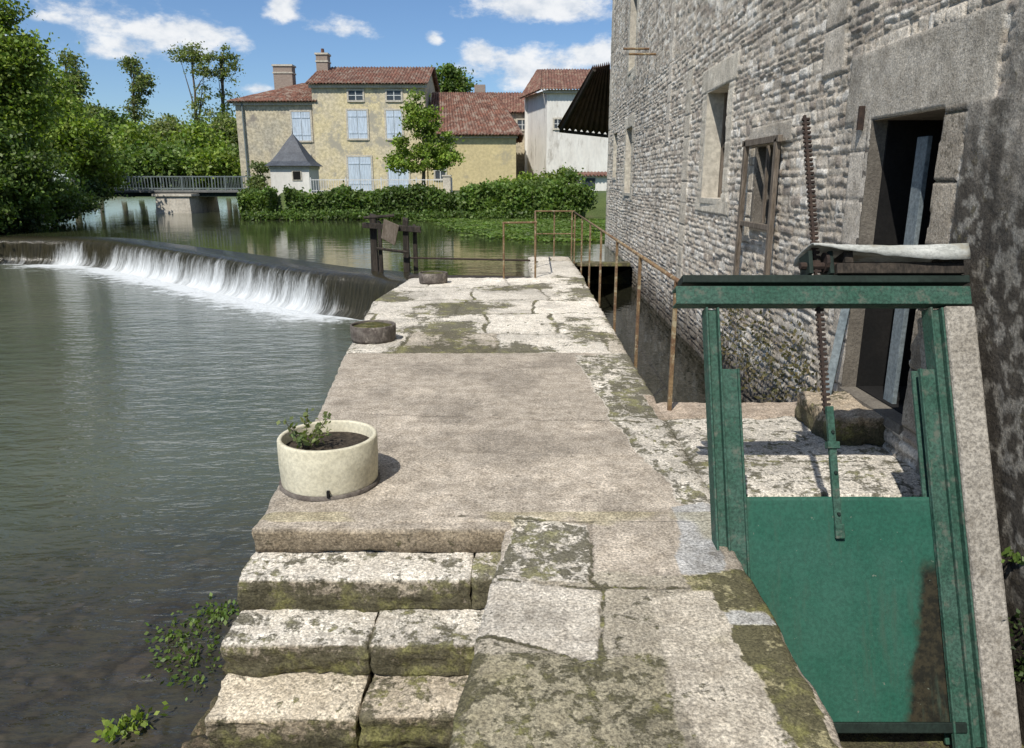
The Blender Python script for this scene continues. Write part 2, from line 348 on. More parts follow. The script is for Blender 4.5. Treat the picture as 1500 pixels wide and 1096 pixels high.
struct(npmesh('weir_water',V,gfaces(len(R2),len(prof)),M['fall'],attrs={'uvw':np.array(A)},smooth=True))
mb=MB()
for i in range(0,len(R2)-20,20):
    a=R2[i];b=R2[i+20]; ua=up[i];ub=up[i+20]
    a0=a+ua*.4;b0=b+ub*.4;a1=a+ua*1.3;b1=b+ub*1.3
    mb.hexa([(*a0,-2),(*b0,-2),(*b1,-2),(*a1,-2),(*a0,-.6),(*b0,-.6),(*b1,-.3),(*a1,-.3)])
tag(mb.build('weir',M['darkwood']),'long curved weir carrying the waterfall across the river','weir')
x=np.arange(-24,3.2,.09); y=np.arange(-6,26,.1); X,Y=np.meshgrid(x,y,indexing='ij')
dd=np.full(X.shape,1e9)
for i in range(0,len(R2),4):
    inn=(2.9<T_[i]<15) or (16.2<T_[i]<17.6)
    dd=np.minimum(dd,np.hypot(X-R2[i,0],Y-R2[i,1])*(1. if inn else 3.2)+(0 if inn else .5))
foam=np.exp(-np.maximum(dd-.15,0)/.95)*.88+.22*np.exp(-dd/3.)
sh=sst(4.2,1.3,np.hypot((X+1.5)*.75,(Y-2.4)*.9))
struct(npmesh('river',np.stack([X,Y,np.full(X.shape,-1.)],-1).reshape(-1,3),gfaces(*X.shape),M['river'],attrs={'foam':foam.ravel(),'shal':sh.ravel()},smooth=True))
def sheet(name,pts,z,mat):
    me=bpy.data.meshes.new(name)
    bm=bmesh.new(); f=bm.faces.new([bm.verts.new((a,b,z)) for a,b in pts]); bmesh.ops.triangulate(bm,faces=[f]); bmesh.ops.recalc_face_normals(bm,faces=bm.faces); bm.normal_update()
    if sum(f.normal.z for f in bm.faces)<0: bmesh.ops.reverse_faces(bm,faces=bm.faces)
    bm.to_mesh(me); return struct(link(name,me,mat))
pts=[tuple(R2[i]+up[i]*.9) for i in range(len(R2)-1,-1,-15)]
pts+=[(-1.2,12.4),(0,11.5),(.8,12.5),(.8,16.45),(2.9,16.45),(2.9,22),(14,22),(14,42),(-10,60),(-20,115),(-70,115),(-60,30)]
sheet('pond',pts,-.19,M['pond'])
sheet('channel_water',[(.5,3.02),(2.9,3.02),(2.9,16.44),(.5,16.44)],-.58,M['channel'])
# ------------------------------------------------------------------ walkway surface
CONC=np.array((.425,.378,.315)); LIGHT=np.array((.72,.68,.60)); DARK=np.array((.16,.13,.09))
def inpoly(x,y,P):
    ins=np.zeros(x.shape,bool)
    for i in range(len(P)):
        a=P[i];b=P[(i+1)%len(P)]
        c=((a[1]>y)!=(b[1]>y)); ins^=(c&(x<a[0]+(y-a[1])*(b[0]-a[0])/((b[1]-a[1]) or 1e-9)))
    return ins
REG=[([(460,500),(1010,500),(1040,900),(330,900)],CONC,.10),
 ([(750,840),(1030,840),(1260,1200),(560,1200)],np.array((.40,.365,.295)),.32),
 ([(560,960),(980,960),(1020,1200),(520,1200)],np.array((.38,.35,.255)),.42),
 ([(840,520),(930,515),(1010,650),(1060,770),(1010,745),(950,680),(905,625),(860,560)],LIGHT,.46),
 ([(905,610),(1010,610),(1050,700),(1010,735),(955,665)],LIGHT*1.03,.38),
 ([(890,560),(1000,570),(1010,618),(905,600)],LIGHT*.9,.58),
 ([(990,742),(1040,742),(1064,835),(998,838)],np.array((.43,.43,.42)),.12),
 ([(752,752),(868,768),(868,852),(718,852)],LIGHT*.95,.52),
 ([(704,850),(886,862),(878,968),(680,925)],np.array((.58,.54,.47)),.2),
 ([(1000,840),(1100,825),(1260,1100),(1180,1100),(1090,960)],np.array((.40,.37,.22)),.54),
 ([(1045,893),(1120,893),(1142,912),(1058,918)],np.array((.46,.46,.44)),.1),
 ([(960,870),(1040,860),(1120,1000),(1180,1200),(1040,1200),(1000,1000)],np.array((.52,.475,.395)),.26),
]
rows=[6.95,7.95,9.15,10.2,11.5,12.75,14.2,15.5,17]
rr=random.Random(3); colsb=[]
for _ in rows:
    a=-2.3+rr.random()*.5; l=[a]
    while l[-1]<1.5: l.append(l[-1]+rr.uniform(.6,1.5))
    colsb.append(np.array(l))
JL=[[(468,604),(700,612),(960,618)],[(718,852),(885,862),(1010,858)],[(868,765),(868,850),(885,862),(878,968)],[(500,516),(830,516)],[(680,925),(878,968)],[(640,752),(870,765)]]
JW=[[np.array(atZ(*p)[:2]) for p in l] for l in JL]
def walk_fields(X,Y):
    wx=.16*(fbm(X*3,Y*3,5,2)-.5); wy=.16*(fbm(X*3,Y*3,5,9)-.5)
    px,py=proj(X+wx,Y+wy)
    C=np.zeros(X.shape+(3,)); C[:]=CONC; ms=np.full(X.shape,.12); hh=np.zeros(X.shape)
    far=(Y>6.95)|(X>1.25)
    C[far]=LIGHT*1.06; ms[far]=.27+.36*sst(.45,.68,fbm(X*1.1,Y*1.1,4,52))[far]
    wx2=.22*(fbm(X*1.1,Y*1.1,3,61)-.5); wy2=.3*(fbm(X*.9,Y*.9,3,67)-.5)
    Xw=X+wx*.7+wx2; Yw=Y+wy*.7+wy2
    ri=np.clip(np.searchsorted(rows,Yw)-1,0,len(rows)-2); ra=np.array(rows)
    ed=np.minimum(Yw-ra[ri],ra[ri+1]-Yw)
    tint=np.ones(X.shape); tw=np.zeros(X.shape)
    for r in range(len(rows)-1):
        mk=(ri==r); cb=colsb[r]; ci=np.clip(np.searchsorted(cb,Xw[mk])-1,0,len(cb)-2)
        e2=np.minimum(Xw[mk]-cb[ci],cb[ci+1]-Xw[mk]); ed[mk]=np.minimum(ed[mk],np.abs(e2)); tint[mk]=.84+.24*_T[r*7+3,(ci*13)&255]; tw[mk]=_T[r*5+9,(ci*11)&255]
    fj=far&(X<1.25)
    j=np.where(fj,1-sst(.0,.02+.03*fbm(X*2,Y*2,2,15),np.abs(ed)),0)
    C[fj]*=tint[fj][:,None]
    ms=ms+j*(.15+.45*sst(.45,.65,fbm(X*1.7,Y*1.7,3,88))); hh-=j*.012; C*=(1-.30*j)[...,None]
    brown=fj&(tw>.78); C[brown]=C[brown]*.4+np.array((.40,.345,.265))*.6
    near=~far
    for P,c_,m_ in REG:
        k=inpoly(px,py,P)&near; C[k]=c_; ms[k]=m_
    d=np.full(X.shape,9.)
    for l in JW:
        for a,b in zip(l[:-1],l[1:]):
            e=b-a; t=np.clip(((X+wx*.4-a[0])*e[0]+(Y+wy*.4-a[1])*e[1])/(e@e),0,1)
            d=np.minimum(d,np.hypot(X+wx*.4-a[0]-t*e[0],Y+wy*.4-a[1]-t*e[1]))
    j2=np.where(near,1-sst(.002,.016,d),0)*sst(.3,.55,fbm(X*4,Y*4,3,34)+.1); ms=ms+j2*.3; hh-=j2*.006; C*=(1-.35*j2)[...,None]
    sl=(X>1.02)&(Y>3.4)&(Y<5.5)
    if sl.any():
        C[sl]=LIGHT*1.0; ms[sl]=.38
        j3=np.where(sl,1-sst(.005,.03,np.minimum(np.abs(Y+wy-4.95),np.abs(Y+wy-4.1)+.015)),0); ms=ms+j3*.4; hh-=j3*.01
        s2=sl&(Y+wy>4.95); C[s2]=np.array((.42,.35,.28)); ms[s2]=.25
    t=fbm(X*.9,Y*.9,4,77); C*= (.82+.36*t)[...,None]
    dk=sst(.52,.68,fbm(X*2.1,Y*2.1,5,31)); C*= (1-.22*dk)[...,None]
    lt=sst(.55,.7,fbm(X*2.6,Y*2.6,5,131))*(~far); C*=(1+.25*lt)[...,None]
    lo=near&(Y<3.4); yv=sst(.55,.7,fbm(X*3,Y*3,4,121))*lo; C=C*(1-.3*yv)[...,None]+np.array((.42,.38,.16))*(.3*yv)[...,None]
    ms=ms+.2*(fbm(X*1.6,Y*1.6,4,141)-.47)
    hh+=.014*(fbm(X*5,Y*5,4,5)-.5)+np.where(far|(ms>.35),.018,.005)*(fbm(X*14,Y*14,3,8)-.5)
    return C,ms,hh
def walk(name,ys,XL,XR,nx,zb=-1.5,parent=None):
    U=np.linspace(0,1,nx); X=np.stack([XL(y)+(XR(y)-XL(y))*U for y in ys]); Y=np.repeat(ys[:,None],nx,1)
    jig=.06*(fbm(Y*4,X*4,4,3)-.5); edge=np.clip(1-np.minimum(U,1-U)*nx/6,0,1)[None,:]
    C,ms,hh=walk_fields(X,Y); ms=ms+edge*.12
    Xj=X+np.where(U[None,:]<.5,1,-1)*edge*np.abs(jig)
    P=np.stack([Xj,Y,hh-edge**2*.014],-1)
    P=np.pad(P,((1,1),(1,1),(0,0)),mode='edge'); C=np.pad(C,((1,1),(1,1),(0,0)),mode='edge'); ms=np.pad(ms,1,mode='edge')
    for s_ in (np.s_[0,:],np.s_[-1,:],np.s_[:,0],np.s_[:,-1]): P[s_][...,2]=zb; C[s_]=DARK; ms[s_]=.5
    n,m=P.shape[:2]
    return npmesh(name,P.reshape(-1,3),gfaces(n,m)[:,::-1],M['stone'],parent,cols=C.reshape(-1,3),attrs={'moss':ms.ravel()})
def yl(a,b,s0,s1):
    o=[a]
    while o[-1]<b: t=(o[-1]-a)/(b-a); o.append(o[-1]+s0+(s1-s0)*t)
    o[-1]=b; return np.array(o)
pl=lambda y: float(np.interp(y,[3.2,5.1,6.9,10.2,12.7],[-1.235,-1.39,-1.61,-1.93,-1.75]))
struct(walk('path',yl(-1.5,3.3,.012,.012),lambda y:-.405+.115*y,lambda y:.975+.012*y,110),'worn stone and concrete walkway beside the river','walkway')
struct(walk('path',yl(3.301,12.7,.012,.03),pl,lambda y:1.0+.018*y,170),'wide weathered stone platform with flagstones','walkway')
struct(walk('path',yl(12.701,16.4,.04,.04),lambda y:.35,lambda y:1.25,40),'narrow far end of the stone platform','walkway')
struct(walk('path',yl(3.62,5.3,.012,.012),lambda y:1.06,lambda y:2.36,90,zb=-1.2),'mossy stone slab crossing the mill channel','walkway')
# ------------------------------------------------------------------ rough blocks
def block(name,x0,x1,y0,y1,z0,z1,parent=None,res=.03,amp=.018,rd=.03,col=LIGHT,moss=.4,mat='stone',seed=0,facemoss=.25,nose=0,skew=0):
    bm=bmesh.new(); bmesh.ops.create_cube(bm,size=1)
    nx=[max(1,int((b-a)/res)) for a,b in ((x0,x1),(y0,y1),(z0,z1))]
    for ax in range(3):
        es=[e for e in bm.edges if abs((e.verts[0].co-e.verts[1].co)[ax])>.5]
        if nx[ax]>1: bmesh.ops.subdivide_edges(bm,edges=es,cuts=min(nx[ax]-1,70),use_grid_fill=True)
    c=Vector(((x0+x1)/2,(y0+y1)/2,(z0+z1)/2)); s=Vector((x1-x0,y1-y0,z1-z0)); V=[];Nz=[]
    bm.normal_update(); sd=Vector((seed*3.1,seed*1.7,0))
    for v in bm.verts:
        nrm=v.normal.copy(); p=Vector((v.co[i]*s[i] for i in range(3)))
        rdd=rd*max(.15,1.+2.6*mnoise.noise((p+c)*9+sd)+1.0*mnoise.noise((p+c)*3+sd))
        q=Vector((max(-s[i]/2+rdd,min(s[i]/2-rdd,p[i])) for i in range(3))); d=p-q
        if d.length>1e-6: p=q+d.normalized()*min(d.length,rdd)
        fz=min(1.,max(0.,(p.z+s.z/2)/s.z))
        p+=c
        a=mnoise.fractal(p*8+sd,1,2,4)*amp*.75+mnoise.noise(p*34+sd)*amp*.5+mnoise.noise(p*2.5+sd)*amp*.5
        w=mnoise.noise(Vector((p.x*5,p.y*5,p.z*18))+sd)*amp*1.0*(1-abs(nrm.z))
        v.co=p+nrm*(a+w)
        if nose: v.co.y+=nose*(1-fz)**1.5*(1.2+1.2*mnoise.noise(Vector((p.x*4,seed,0))))
        if skew: v.co.z+=skew*(p.x-x0)/(x1-x0)
        V.append(p); Nz.append(nrm.z)
    me=bpy.data.meshes.new(name); bm.to_mesh(me); bm.free()
    nv=len(me.vertices); P=np.array([v[:] for v in V]); nz=np.array(Nz)
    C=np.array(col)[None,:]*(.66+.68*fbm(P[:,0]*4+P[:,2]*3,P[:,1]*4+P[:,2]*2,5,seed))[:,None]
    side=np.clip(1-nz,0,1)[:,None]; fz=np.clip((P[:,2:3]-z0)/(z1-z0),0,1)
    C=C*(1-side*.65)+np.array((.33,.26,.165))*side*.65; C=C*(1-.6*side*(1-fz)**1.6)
    a=me.color_attributes.new('Col','FLOAT_COLOR','POINT'); cc=np.ones((nv,4),dtype=np.float32); cc[:,:3]=C; a.data.foreach_set('color',cc.ravel())
    pm=.22*(fbm(P[:,0]*3+seed,P[:,1]*3+P[:,2]*2,4,seed+7)-.45)
    a=me.attributes.new('moss','FLOAT','POINT'); a.data.foreach_set('value',(moss+pm+facemoss*side[:,0]*(1.3-fz[:,0])).astype(np.float32))
    return link(name,me,M[mat],parent)
st=thing('stone_steps','worn mossy stone steps leading down to the river','steps',(-.8,3,0))
fm=.32
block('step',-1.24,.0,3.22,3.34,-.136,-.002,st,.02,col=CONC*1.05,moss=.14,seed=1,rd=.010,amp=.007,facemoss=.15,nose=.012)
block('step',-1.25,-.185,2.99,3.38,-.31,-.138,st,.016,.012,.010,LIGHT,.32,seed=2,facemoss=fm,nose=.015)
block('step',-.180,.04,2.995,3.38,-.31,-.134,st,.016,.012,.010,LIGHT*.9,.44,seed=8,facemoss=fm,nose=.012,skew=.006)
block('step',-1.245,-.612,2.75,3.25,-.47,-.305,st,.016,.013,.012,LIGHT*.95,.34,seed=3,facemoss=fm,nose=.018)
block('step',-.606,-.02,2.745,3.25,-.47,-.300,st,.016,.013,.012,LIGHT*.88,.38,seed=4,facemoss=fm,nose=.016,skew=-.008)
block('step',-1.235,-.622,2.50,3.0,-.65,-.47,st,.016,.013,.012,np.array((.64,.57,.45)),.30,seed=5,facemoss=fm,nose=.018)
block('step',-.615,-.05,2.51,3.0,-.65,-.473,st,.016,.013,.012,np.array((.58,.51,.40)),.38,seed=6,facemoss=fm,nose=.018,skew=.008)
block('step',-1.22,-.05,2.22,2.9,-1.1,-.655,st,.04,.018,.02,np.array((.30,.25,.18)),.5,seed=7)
block('backing',-1.20,-.0,2.93,3.35,-1.1,-.34,st,.06,.01,.01,np.array((.10,.08,.055)),.5,seed=9)
for i,(x,y,s,zt) in enumerate([(-1.40,3.15,.14,-.96),(-1.45,3.6,.15,-.97),(-1.42,2.85,.16,-.96),(-1.55,4.1,.10,-.985),(-1.5,4.6,.10,-.98)]):
    o=block('rock',x-s,x+s*.8,y-s*.8,y+s,-1.2,zt,None,.03,.03,.06,np.array((.17,.135,.09)),.42,seed=20+i)
    tag(o,'brown mossy rock half sunk in the shallows beside the steps','rock','rocks in the shallows beside the steps')
# ------------------------------------------------------------------ mill building
WX=lambda y: 2.23+.0223*y
mill=thing('mill_building','tall rubble stone watermill rising beside the channel on the right','building',(5,10,-1))
ys=yl(1.0,21.7,.010,.042); zs=np.r_[np.arange(-1.2,3.4,.014),np.arange(3.4,8.2,.028)]
Yg,Zg=np.meshgrid(ys,zs,indexing='ij')
rg=np.random.default_rng(21)
zb=[-1.5]
while zb[-1]<8.6: zb.append(zb[-1]+rg.uniform(.042,.098))
zb=np.array(zb)
zw=Zg+.05*(fbm(Yg*.6,Zg*.4,2,1)-.5)+.028*(fbm(Yg*4.,Zg*3,3,2)-.5)+.018*(fbm(Yg*18,Zg*14,2,33)-.5)
ci=np.clip(np.searchsorted(zb,zw)-1,0,len(zb)-2)
yw=Yg+.05*(fbm(Yg*6,Zg*9,3,8)-.5)
ez0=zw-zb[ci]; ez1=zb[ci+1]-zw; ed=np.zeros(Yg.shape); cz=(zw-(zb[ci]+zb[ci+1])/2)
R1=np.zeros(Yg.shape);R3=np.zeros(Yg.shape);R4=np.zeros(Yg.shape);TL=np.zeros(Yg.shape)
for c_ in range(len(zb)-1):
    mk=ci==c_
    if not mk.any(): continue
    L=[.5]
    while L[-1]<22.5: L.append(L[-1]+rg.uniform(.06,.22)*(1.5 if rg.random()<.2 else 1))
    L=np.array(L); yv=yw[mk]; si=np.clip(np.searchsorted(L,yv)-1,0,len(L)-2)
    t=rg.random((6,len(L)))
    e2=np.minimum(yv-L[si],L[si+1]-yv)-.010*t[3][si]
    e3=np.minimum(ez0[mk]-.018*t[4][si]**2,ez1[mk]-.018*t[5][si]**2)
    ed[mk]=np.minimum(e2,e3); R1[mk]=t[0][si]; R3[mk]=t[1][si]; R4[mk]=t[2][si]
    TL[mk]=(t[3][si]-.5)*cz[mk]*.28+(t[4][si]-.5)*(yv-(L[si]+L[si+1])/2)*.07
pf=sst(-.001,.008,ed+.010*(fbm(Yg*30,Zg*30,2,71)-.5))
hh=pf*(.006+.013*R1**1.6+TL)+.007*(fbm(Yg*22,Zg*26,3,4)-.5)+.003*(np.random.default_rng(3).random(Yg.shape)-.5)+.012*(fbm(Yg*1.2,Zg*1.2,3,6)-.5)
A1=np.array((.76,.69,.58));A2=np.array((.60,.53,.445));A3=np.array((.86,.81,.72));A4=np.array((.44,.38,.32))
C=A1+(A2-A1)*R3[...,None]; C=np.where((R4>.74)[...,None],A3,C); C=np.where((R4<.14)[...,None],A4,C)
mort=np.array((.56,.48,.375)); C=C*(.25+.75*pf)[...,None]+mort*(.62*(1-pf))[...,None]
C*=(.80+.40*fbm(Yg*9,Zg*9,3,90))[...,None]
ms=.10+.20*sst(1.0,-.1,Zg)+.08*(1-pf)
OPEN=[(4.17,5.02,.2,1.98),(8.75,9.75,1.40,2.66),(16.7,17.7,1.35,2.75),(16.7,17.7,3.95,5.6),(19.6,20.3,1.7,2.8),(6.82,7.5,1.2,1.92)]
def dress(y0,y1,z0,z1,bh=.3,c=(.66,.60,.51),mo=.12):
    global C,ms,hh
    wob=.05*(fbm(Zg*3,Yg*3,2,55)-.5)
    k=(Yg+wob>y0)&(Yg+wob<y1)&(Zg>z0)&(Zg<z1); jj=np.abs(((Zg-z0)/bh)%1-.5)*bh; jt=sst(bh/2-.012,bh/2,jj)
    bi=np.floor((Zg-z0)/bh).astype(int)
    cc=np.array(c)*(.85+.3*_T[bi&255,int(y0*10)&255])[...,None]*(.78+.44*fbm(Yg*7,Zg*7,4,56))[...,None]
    hh=np.where(k,.022-.014*jt+.010*(fbm(Yg*9,Zg*9,4,3)-.5),hh); C=np.where(k[...,None],cc*(1-.4*jt)[...,None],C); ms=np.where(k,mo+.3*jt,ms)
dress(5.02,5.30,.2,1.98,.32); dress(3.75,5.45,1.98,2.42,.44,(.54,.495,.42),.2)
dress(3.95,4.17,.2,1.98,.35,(.42,.37,.30),.3)
for a in (8.5,9.75): dress(a,a+.25,1.2,2.9,.28,(.70,.64,.53))
dress(8.4,10.1,2.66,2.95,.29,(.70,.64,.53)); dress(8.4,10.1,1.22,1.40,.18,(.70,.64,.53))
dress(10.7,11.1,-.2,3.2,.3,(.64,.58,.48)); dress(12.3,12.6,2.2,5.5,.3)
for (z0,z1) in ((1.2,3.0),(3.75,5.9)):
    for a in (16.4,17.7): dress(a,a+.3,z0,z1,.3,(.70,.64,.53))
dress(16.4,18.,2.75,3.0,.3,(.70,.64,.53)); dress(16.4,18.,5.6,5.9,.3,(.70,.64,.53)); dress(16.4,18.,3.72,3.95,.3,(.70,.64,.53))
dress(21.2,21.7,-1,8,.33,(.68,.62,.52)); dress(5.6,6.0,2.35,8,.33,(.62,.56,.47)); dress(7.55,7.75,1.0,2.2,.25,(.62,.56,.46)); dress(6.55,7.8,1.92,2.12,.2,(.58,.52,.43))
k=sst(3.98,3.90,Yg)*(1.-0*Zg); k=np.where(Zg>1.98,sst(3.75,3.6,Yg),k)
sm=.028+.018*(fbm(Yg*5,Zg*5,4,6)-.5)+.008*(fbm(Yg*30,Zg*30,3,16)-.5); hh=hh*(1-k)+sm*k
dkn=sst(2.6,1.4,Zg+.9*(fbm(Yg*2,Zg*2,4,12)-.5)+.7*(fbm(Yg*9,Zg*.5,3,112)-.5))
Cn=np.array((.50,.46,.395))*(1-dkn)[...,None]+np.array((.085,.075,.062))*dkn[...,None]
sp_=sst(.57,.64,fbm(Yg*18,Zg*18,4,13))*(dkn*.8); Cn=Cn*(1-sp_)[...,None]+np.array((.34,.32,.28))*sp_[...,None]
Cn*= (.65+.7*fbm(Yg*22,Zg*1.2,4,14))[...,None]
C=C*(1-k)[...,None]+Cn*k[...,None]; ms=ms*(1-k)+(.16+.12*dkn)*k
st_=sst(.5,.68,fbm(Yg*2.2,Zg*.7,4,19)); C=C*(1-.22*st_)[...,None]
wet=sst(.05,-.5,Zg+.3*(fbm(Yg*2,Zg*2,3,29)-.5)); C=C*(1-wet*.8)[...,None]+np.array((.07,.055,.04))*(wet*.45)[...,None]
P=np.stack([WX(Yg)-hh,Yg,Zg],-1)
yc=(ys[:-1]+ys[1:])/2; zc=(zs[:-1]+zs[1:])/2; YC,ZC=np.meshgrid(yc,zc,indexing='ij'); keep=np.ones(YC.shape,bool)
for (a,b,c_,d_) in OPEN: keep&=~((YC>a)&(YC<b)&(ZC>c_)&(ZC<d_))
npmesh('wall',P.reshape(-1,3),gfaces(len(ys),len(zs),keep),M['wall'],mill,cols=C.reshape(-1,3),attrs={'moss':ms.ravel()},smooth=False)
mb=MB(); mb.box(2.32,2.75,-8,.99,-1.2,8.2); mb.box(11,11.4,-8,21.7,-1.2,8.2); mb.box(2.80,11,21.3,21.69,-1.2,8.2); mb.box(2.8,11,-8,-7.6,-1.2,8.2); mb.box(2.8,11,-7.6,21.3,-.2,.15)
mb.build('outer_wall',M['grey'],mill)
mb=MB(); mb.hexa([(1.9,-8.3,8.1),(11.8,-8.3,8.1),(11.8,22.1,8.1),(2.2,22.1,8.1),(6.8,-8.3,11),(6.9,-8.3,11),(6.9,22.1,11),(6.8,22.1,11)]); mb.build('roof',M['tile'],mill)
def subp(nm,mb,mt,par,bev=0):
    o=mb.build(nm,M[mt],None,bev); o.parent=par; o.location=(0,0,0); return o
for i,(a,b,c_,d_) in enumerate(OPEN):
    x=WX((a+b)/2); mb=MB(); dp=.45 if i else 1.3
    mb.box(x-.01,x+dp,a-.06,a,c_-.06,d_+.06); mb.box(x-.01,x+dp,b,b+.06,c_-.06,d_+.06)
    mb.box(x-.01,x+dp,a,b,d_,d_+.06); mb.box(x-.03,x+dp,a,b,c_-.06,c_)
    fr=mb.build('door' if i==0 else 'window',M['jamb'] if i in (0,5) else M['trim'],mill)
    subp('shade_panel',MB().box(x+dp,x+dp+.05,a,b,c_,d_),'dark',fr)  # near-black panel closes each recess, its colour stands for interior shade
    if i==0:
        xs=x+.09
        subp('interior_shade',MB().box(xs,x+dp-.01,a+.001,a+.02,c_+.001,d_-.001).box(xs,x+dp-.01,b-.02,b-.001,c_+.001,d_-.001).box(xs,x+dp-.01,a+.02,b-.02,c_+.001,c_+.01),'dark',fr)  # near-black lining boards paint the doorway's shade onto the reveal
        subp('door_leaf',MB().box(x+.12,x+.15,a+.40,a+.52,c_,d_-.12),'plank',fr,.004)
    elif i in (1,2,3,4):
        subp('sash',MB().box(x+.20,x+.25,a,a+.06,c_,d_).box(x+.20,x+.25,b-.06,b,c_,d_).box(x+.20,x+.25,(a+b)/2-.03,(a+b)/2+.03,c_,d_).box(x+.2,x+.25,a,b,(c_+d_)/2-.02,(c_+d_)/2+.02),'wood',fr)
tf=thing('window_timber','old decayed timber frame fixed over a small mill window','timber frame',(WX(7.1)-.08,7.1,1.2))
x=WX(7.1)
for (yy,z0,z1,tl) in ((7.62,.55,2.0,.03),(6.74,.62,1.98,-.02)):
    MB().hexa([(x-.10,yy-.035+tl,z0),(x-.055,yy-.03+tl,z0+.05),(x-.055,yy+.02+tl,z0+.06),(x-.10,yy+.03+tl,z0),(x-.10,yy-.035,z1),(x-.055,yy-.03,z1),(x-.055,yy+.03,z1),(x-.10,yy+.03,z1-.03)]).build('post',M['wood'],tf,.005)
MB().box(x-.10,x-.06,6.66,7.70,1.93,1.99).build('rail',M['wood'],tf,.005)
MB().box(x-.09,x-.06,6.7,7.62,1.17,1.22).build('rail',M['wood'],tf,.005)
MB().box(x-.03,x+.0,7.12,7.16,1.22,1.92).build('rail',M['wood'],tf,.004)
for (y_,z_) in ((13.9,3.75),(14.6,3.95)): MB().tube((WX(14)-.03,y_,z_),(WX(14)-.5,y_,z_),.02).build('bracket',M['rail'],mill)
MB().box(WX(5.15)-.06,WX(5.15),5.14,5.16,1.93,2.08).build('hinge',M['rust'],mill)
cn=thing('canopy','dark corrugated iron canopy jutting from the far end of the mill','canopy',(2.2,23,3))
A=atY(815,188,25.0);B=atY(893,196,25.0);Cc=atY(893,92,21.9);D=atY(868,98,21.9)
n1,n2=8,90; V=[]
for i in range(n1):
    for j in range(n2):
        s=i/(n1-1);t=j/(n2-1); p=(A*(1-t)+B*t)*(1-s)+(D*(1-t)+Cc*t)*s
        V.append((p.x,p.y,p.z+.045*math.sin(t*2*math.pi*9)))
o=npmesh('sheet',V,gfaces(n1,n2),M['corr'],cn,smooth=True); md=o.modifiers.new('s','SOLIDIFY'); md.thickness=.015
MB().tube(A+Vector((.1,0,-.08)),B+Vector((0,0,-.08)),.05).build('timber',M['darkwood'],cn)
MB().tube(A+Vector((.15,0,-.08)),D+Vector((.05,0,-.08)),.05).build('timber',M['darkwood'],cn)
# ------------------------------------------------------------------ sluice gate
LN=.45; q=math.hypot(1,LN)
def gp(x,z,d=0): return Vector((x,3.05+LN*z-d/q,z+LN*d/q))
def gbox(mb,x0,x1,z0,z1,d0,d1):
    return mb.hexa([gp(x0,z0,d1),gp(x1,z0,d1),gp(x1,z0,d0),gp(x0,z0,d0),gp(x0,z1,d1),gp(x1,z1,d1),gp(x1,z1,d0),gp(x0,z1,d0)])
sg=thing('sluice_gate','large green painted sluice gate leaning between the walkway and the mill','sluice gate',(1.5,3.05,-.7))
V=[];n1,n2=40,50
for i in range(n1):
    for j in range(n2):
        xq=1.03+.94*i/(n1-1); zq=-.70+.9*j/(n2-1)
        V.append(gp(xq,zq+(.004*mnoise.noise(Vector((xq*6,3,0))) if j==n2-1 else 0),.006*mnoise.noise(Vector((xq*3,zq*3,1)))))
o=npmesh('panel',V,gfaces(n1,n2),M['green'],sg,smooth=True); md=o.modifiers.new('s','SOLIDIFY'); md.thickness=.01; md.offset=0
mb=MB(); gbox(mb,1.03,1.97,-.72,-.68,.012,.03); mb.build('bottom_seal',M['gdark'],sg,.004)
for x0,x1,z0 in ((.92,.985,-.02),(1.985,2.05,-.78)):
    mb=MB(); gbox(mb,x0,x0+.010,z0,1.01,-.05,.036); gbox(mb,x1-.010,x1,z0,1.01,-.05,.03); gbox(mb,x0+.010,x1-.010,z0,1.005,-.02,.002); mb.build('post',M['greenpost'],sg,.003)
for x0,x1 in ((.986,1.064),(1.906,1.984)):
    mb=MB(); gbox(mb,x0,x1,-.78,.74,.012,.020)
    xe=x1-.010 if x0<1.5 else x0
    gbox(mb,xe,xe+.010,-.78,.74,.020,.038); gbox(mb,x0,x1,-.78,.74,-.05,-.035); mb.build('guide_rail',M['greenpost'],sg,.003)
mb=MB(); gbox(mb,.78,2.18,1.022,1.102,.03,.042); gbox(mb,.78,2.18,1.092,1.102,-.05,.03); gbox(mb,.78,2.18,1.022,1.032,-.05,.03); mb.build('crossbeam',M['greenpost'],sg,.003)
mb=MB(); gbox(mb,.82,2.2,1.125,1.160,-.10,.015); mb.build('crossbeam',M['gdark'],sg,.004)
mb=MB(); gbox(mb,.9,2.1,1.06,1.11,-.16,-.10); mb.build('rear_beam',M['gdark'],sg,.003)
mb=MB(); gbox(mb,1.470,1.482,.55,1.93,-.032,-.014)
for i in range(62): 
    zz=.565+i*.0220; gbox(mb,1.482,1.500,zz,zz+.010,-.032,-.014); gbox(mb,1.462,1.470,zz,zz+.010,-.030,-.016)
mb.build('rack_bar',M['rust'],sg)
mb=MB(); gbox(mb,1.465,1.498,.06,.58,-.004,.02); gbox(mb,1.455,1.510,.40,.43,-.01,.03); gbox(mb,1.462,1.503,.03,.09,.01,.03); mb.build('lift_rod',M['greenpost'],sg,.003)
for zz in (.13,.3,.47): 
    MB().tube(gp(1.483,zz,.018),gp(1.483,zz,.03),.008,n=6).build('bolt',M['gdark'],sg)
mb=MB(); gbox(mb,1.43,1.45,1.165,1.27,-.1,.02); gbox(mb,1.53,1.55,1.165,1.27,-.1,.02); gbox(mb,1.43,1.55,1.20,1.23,-.1,-.085); mb.build('gear_bracket',M['gdark'],sg,.003)
MB().tube(gp(1.40,1.21,-.02),gp(2.1,1.21,-.02),.018).build('gear_shaft',M['rust'],sg)
MB().tube(gp(1.515,1.225,-.02),gp(1.53,1.225,-.02),.05,n=14).build('gear_wheel',M['rust'],sg)
V=[];n1=34
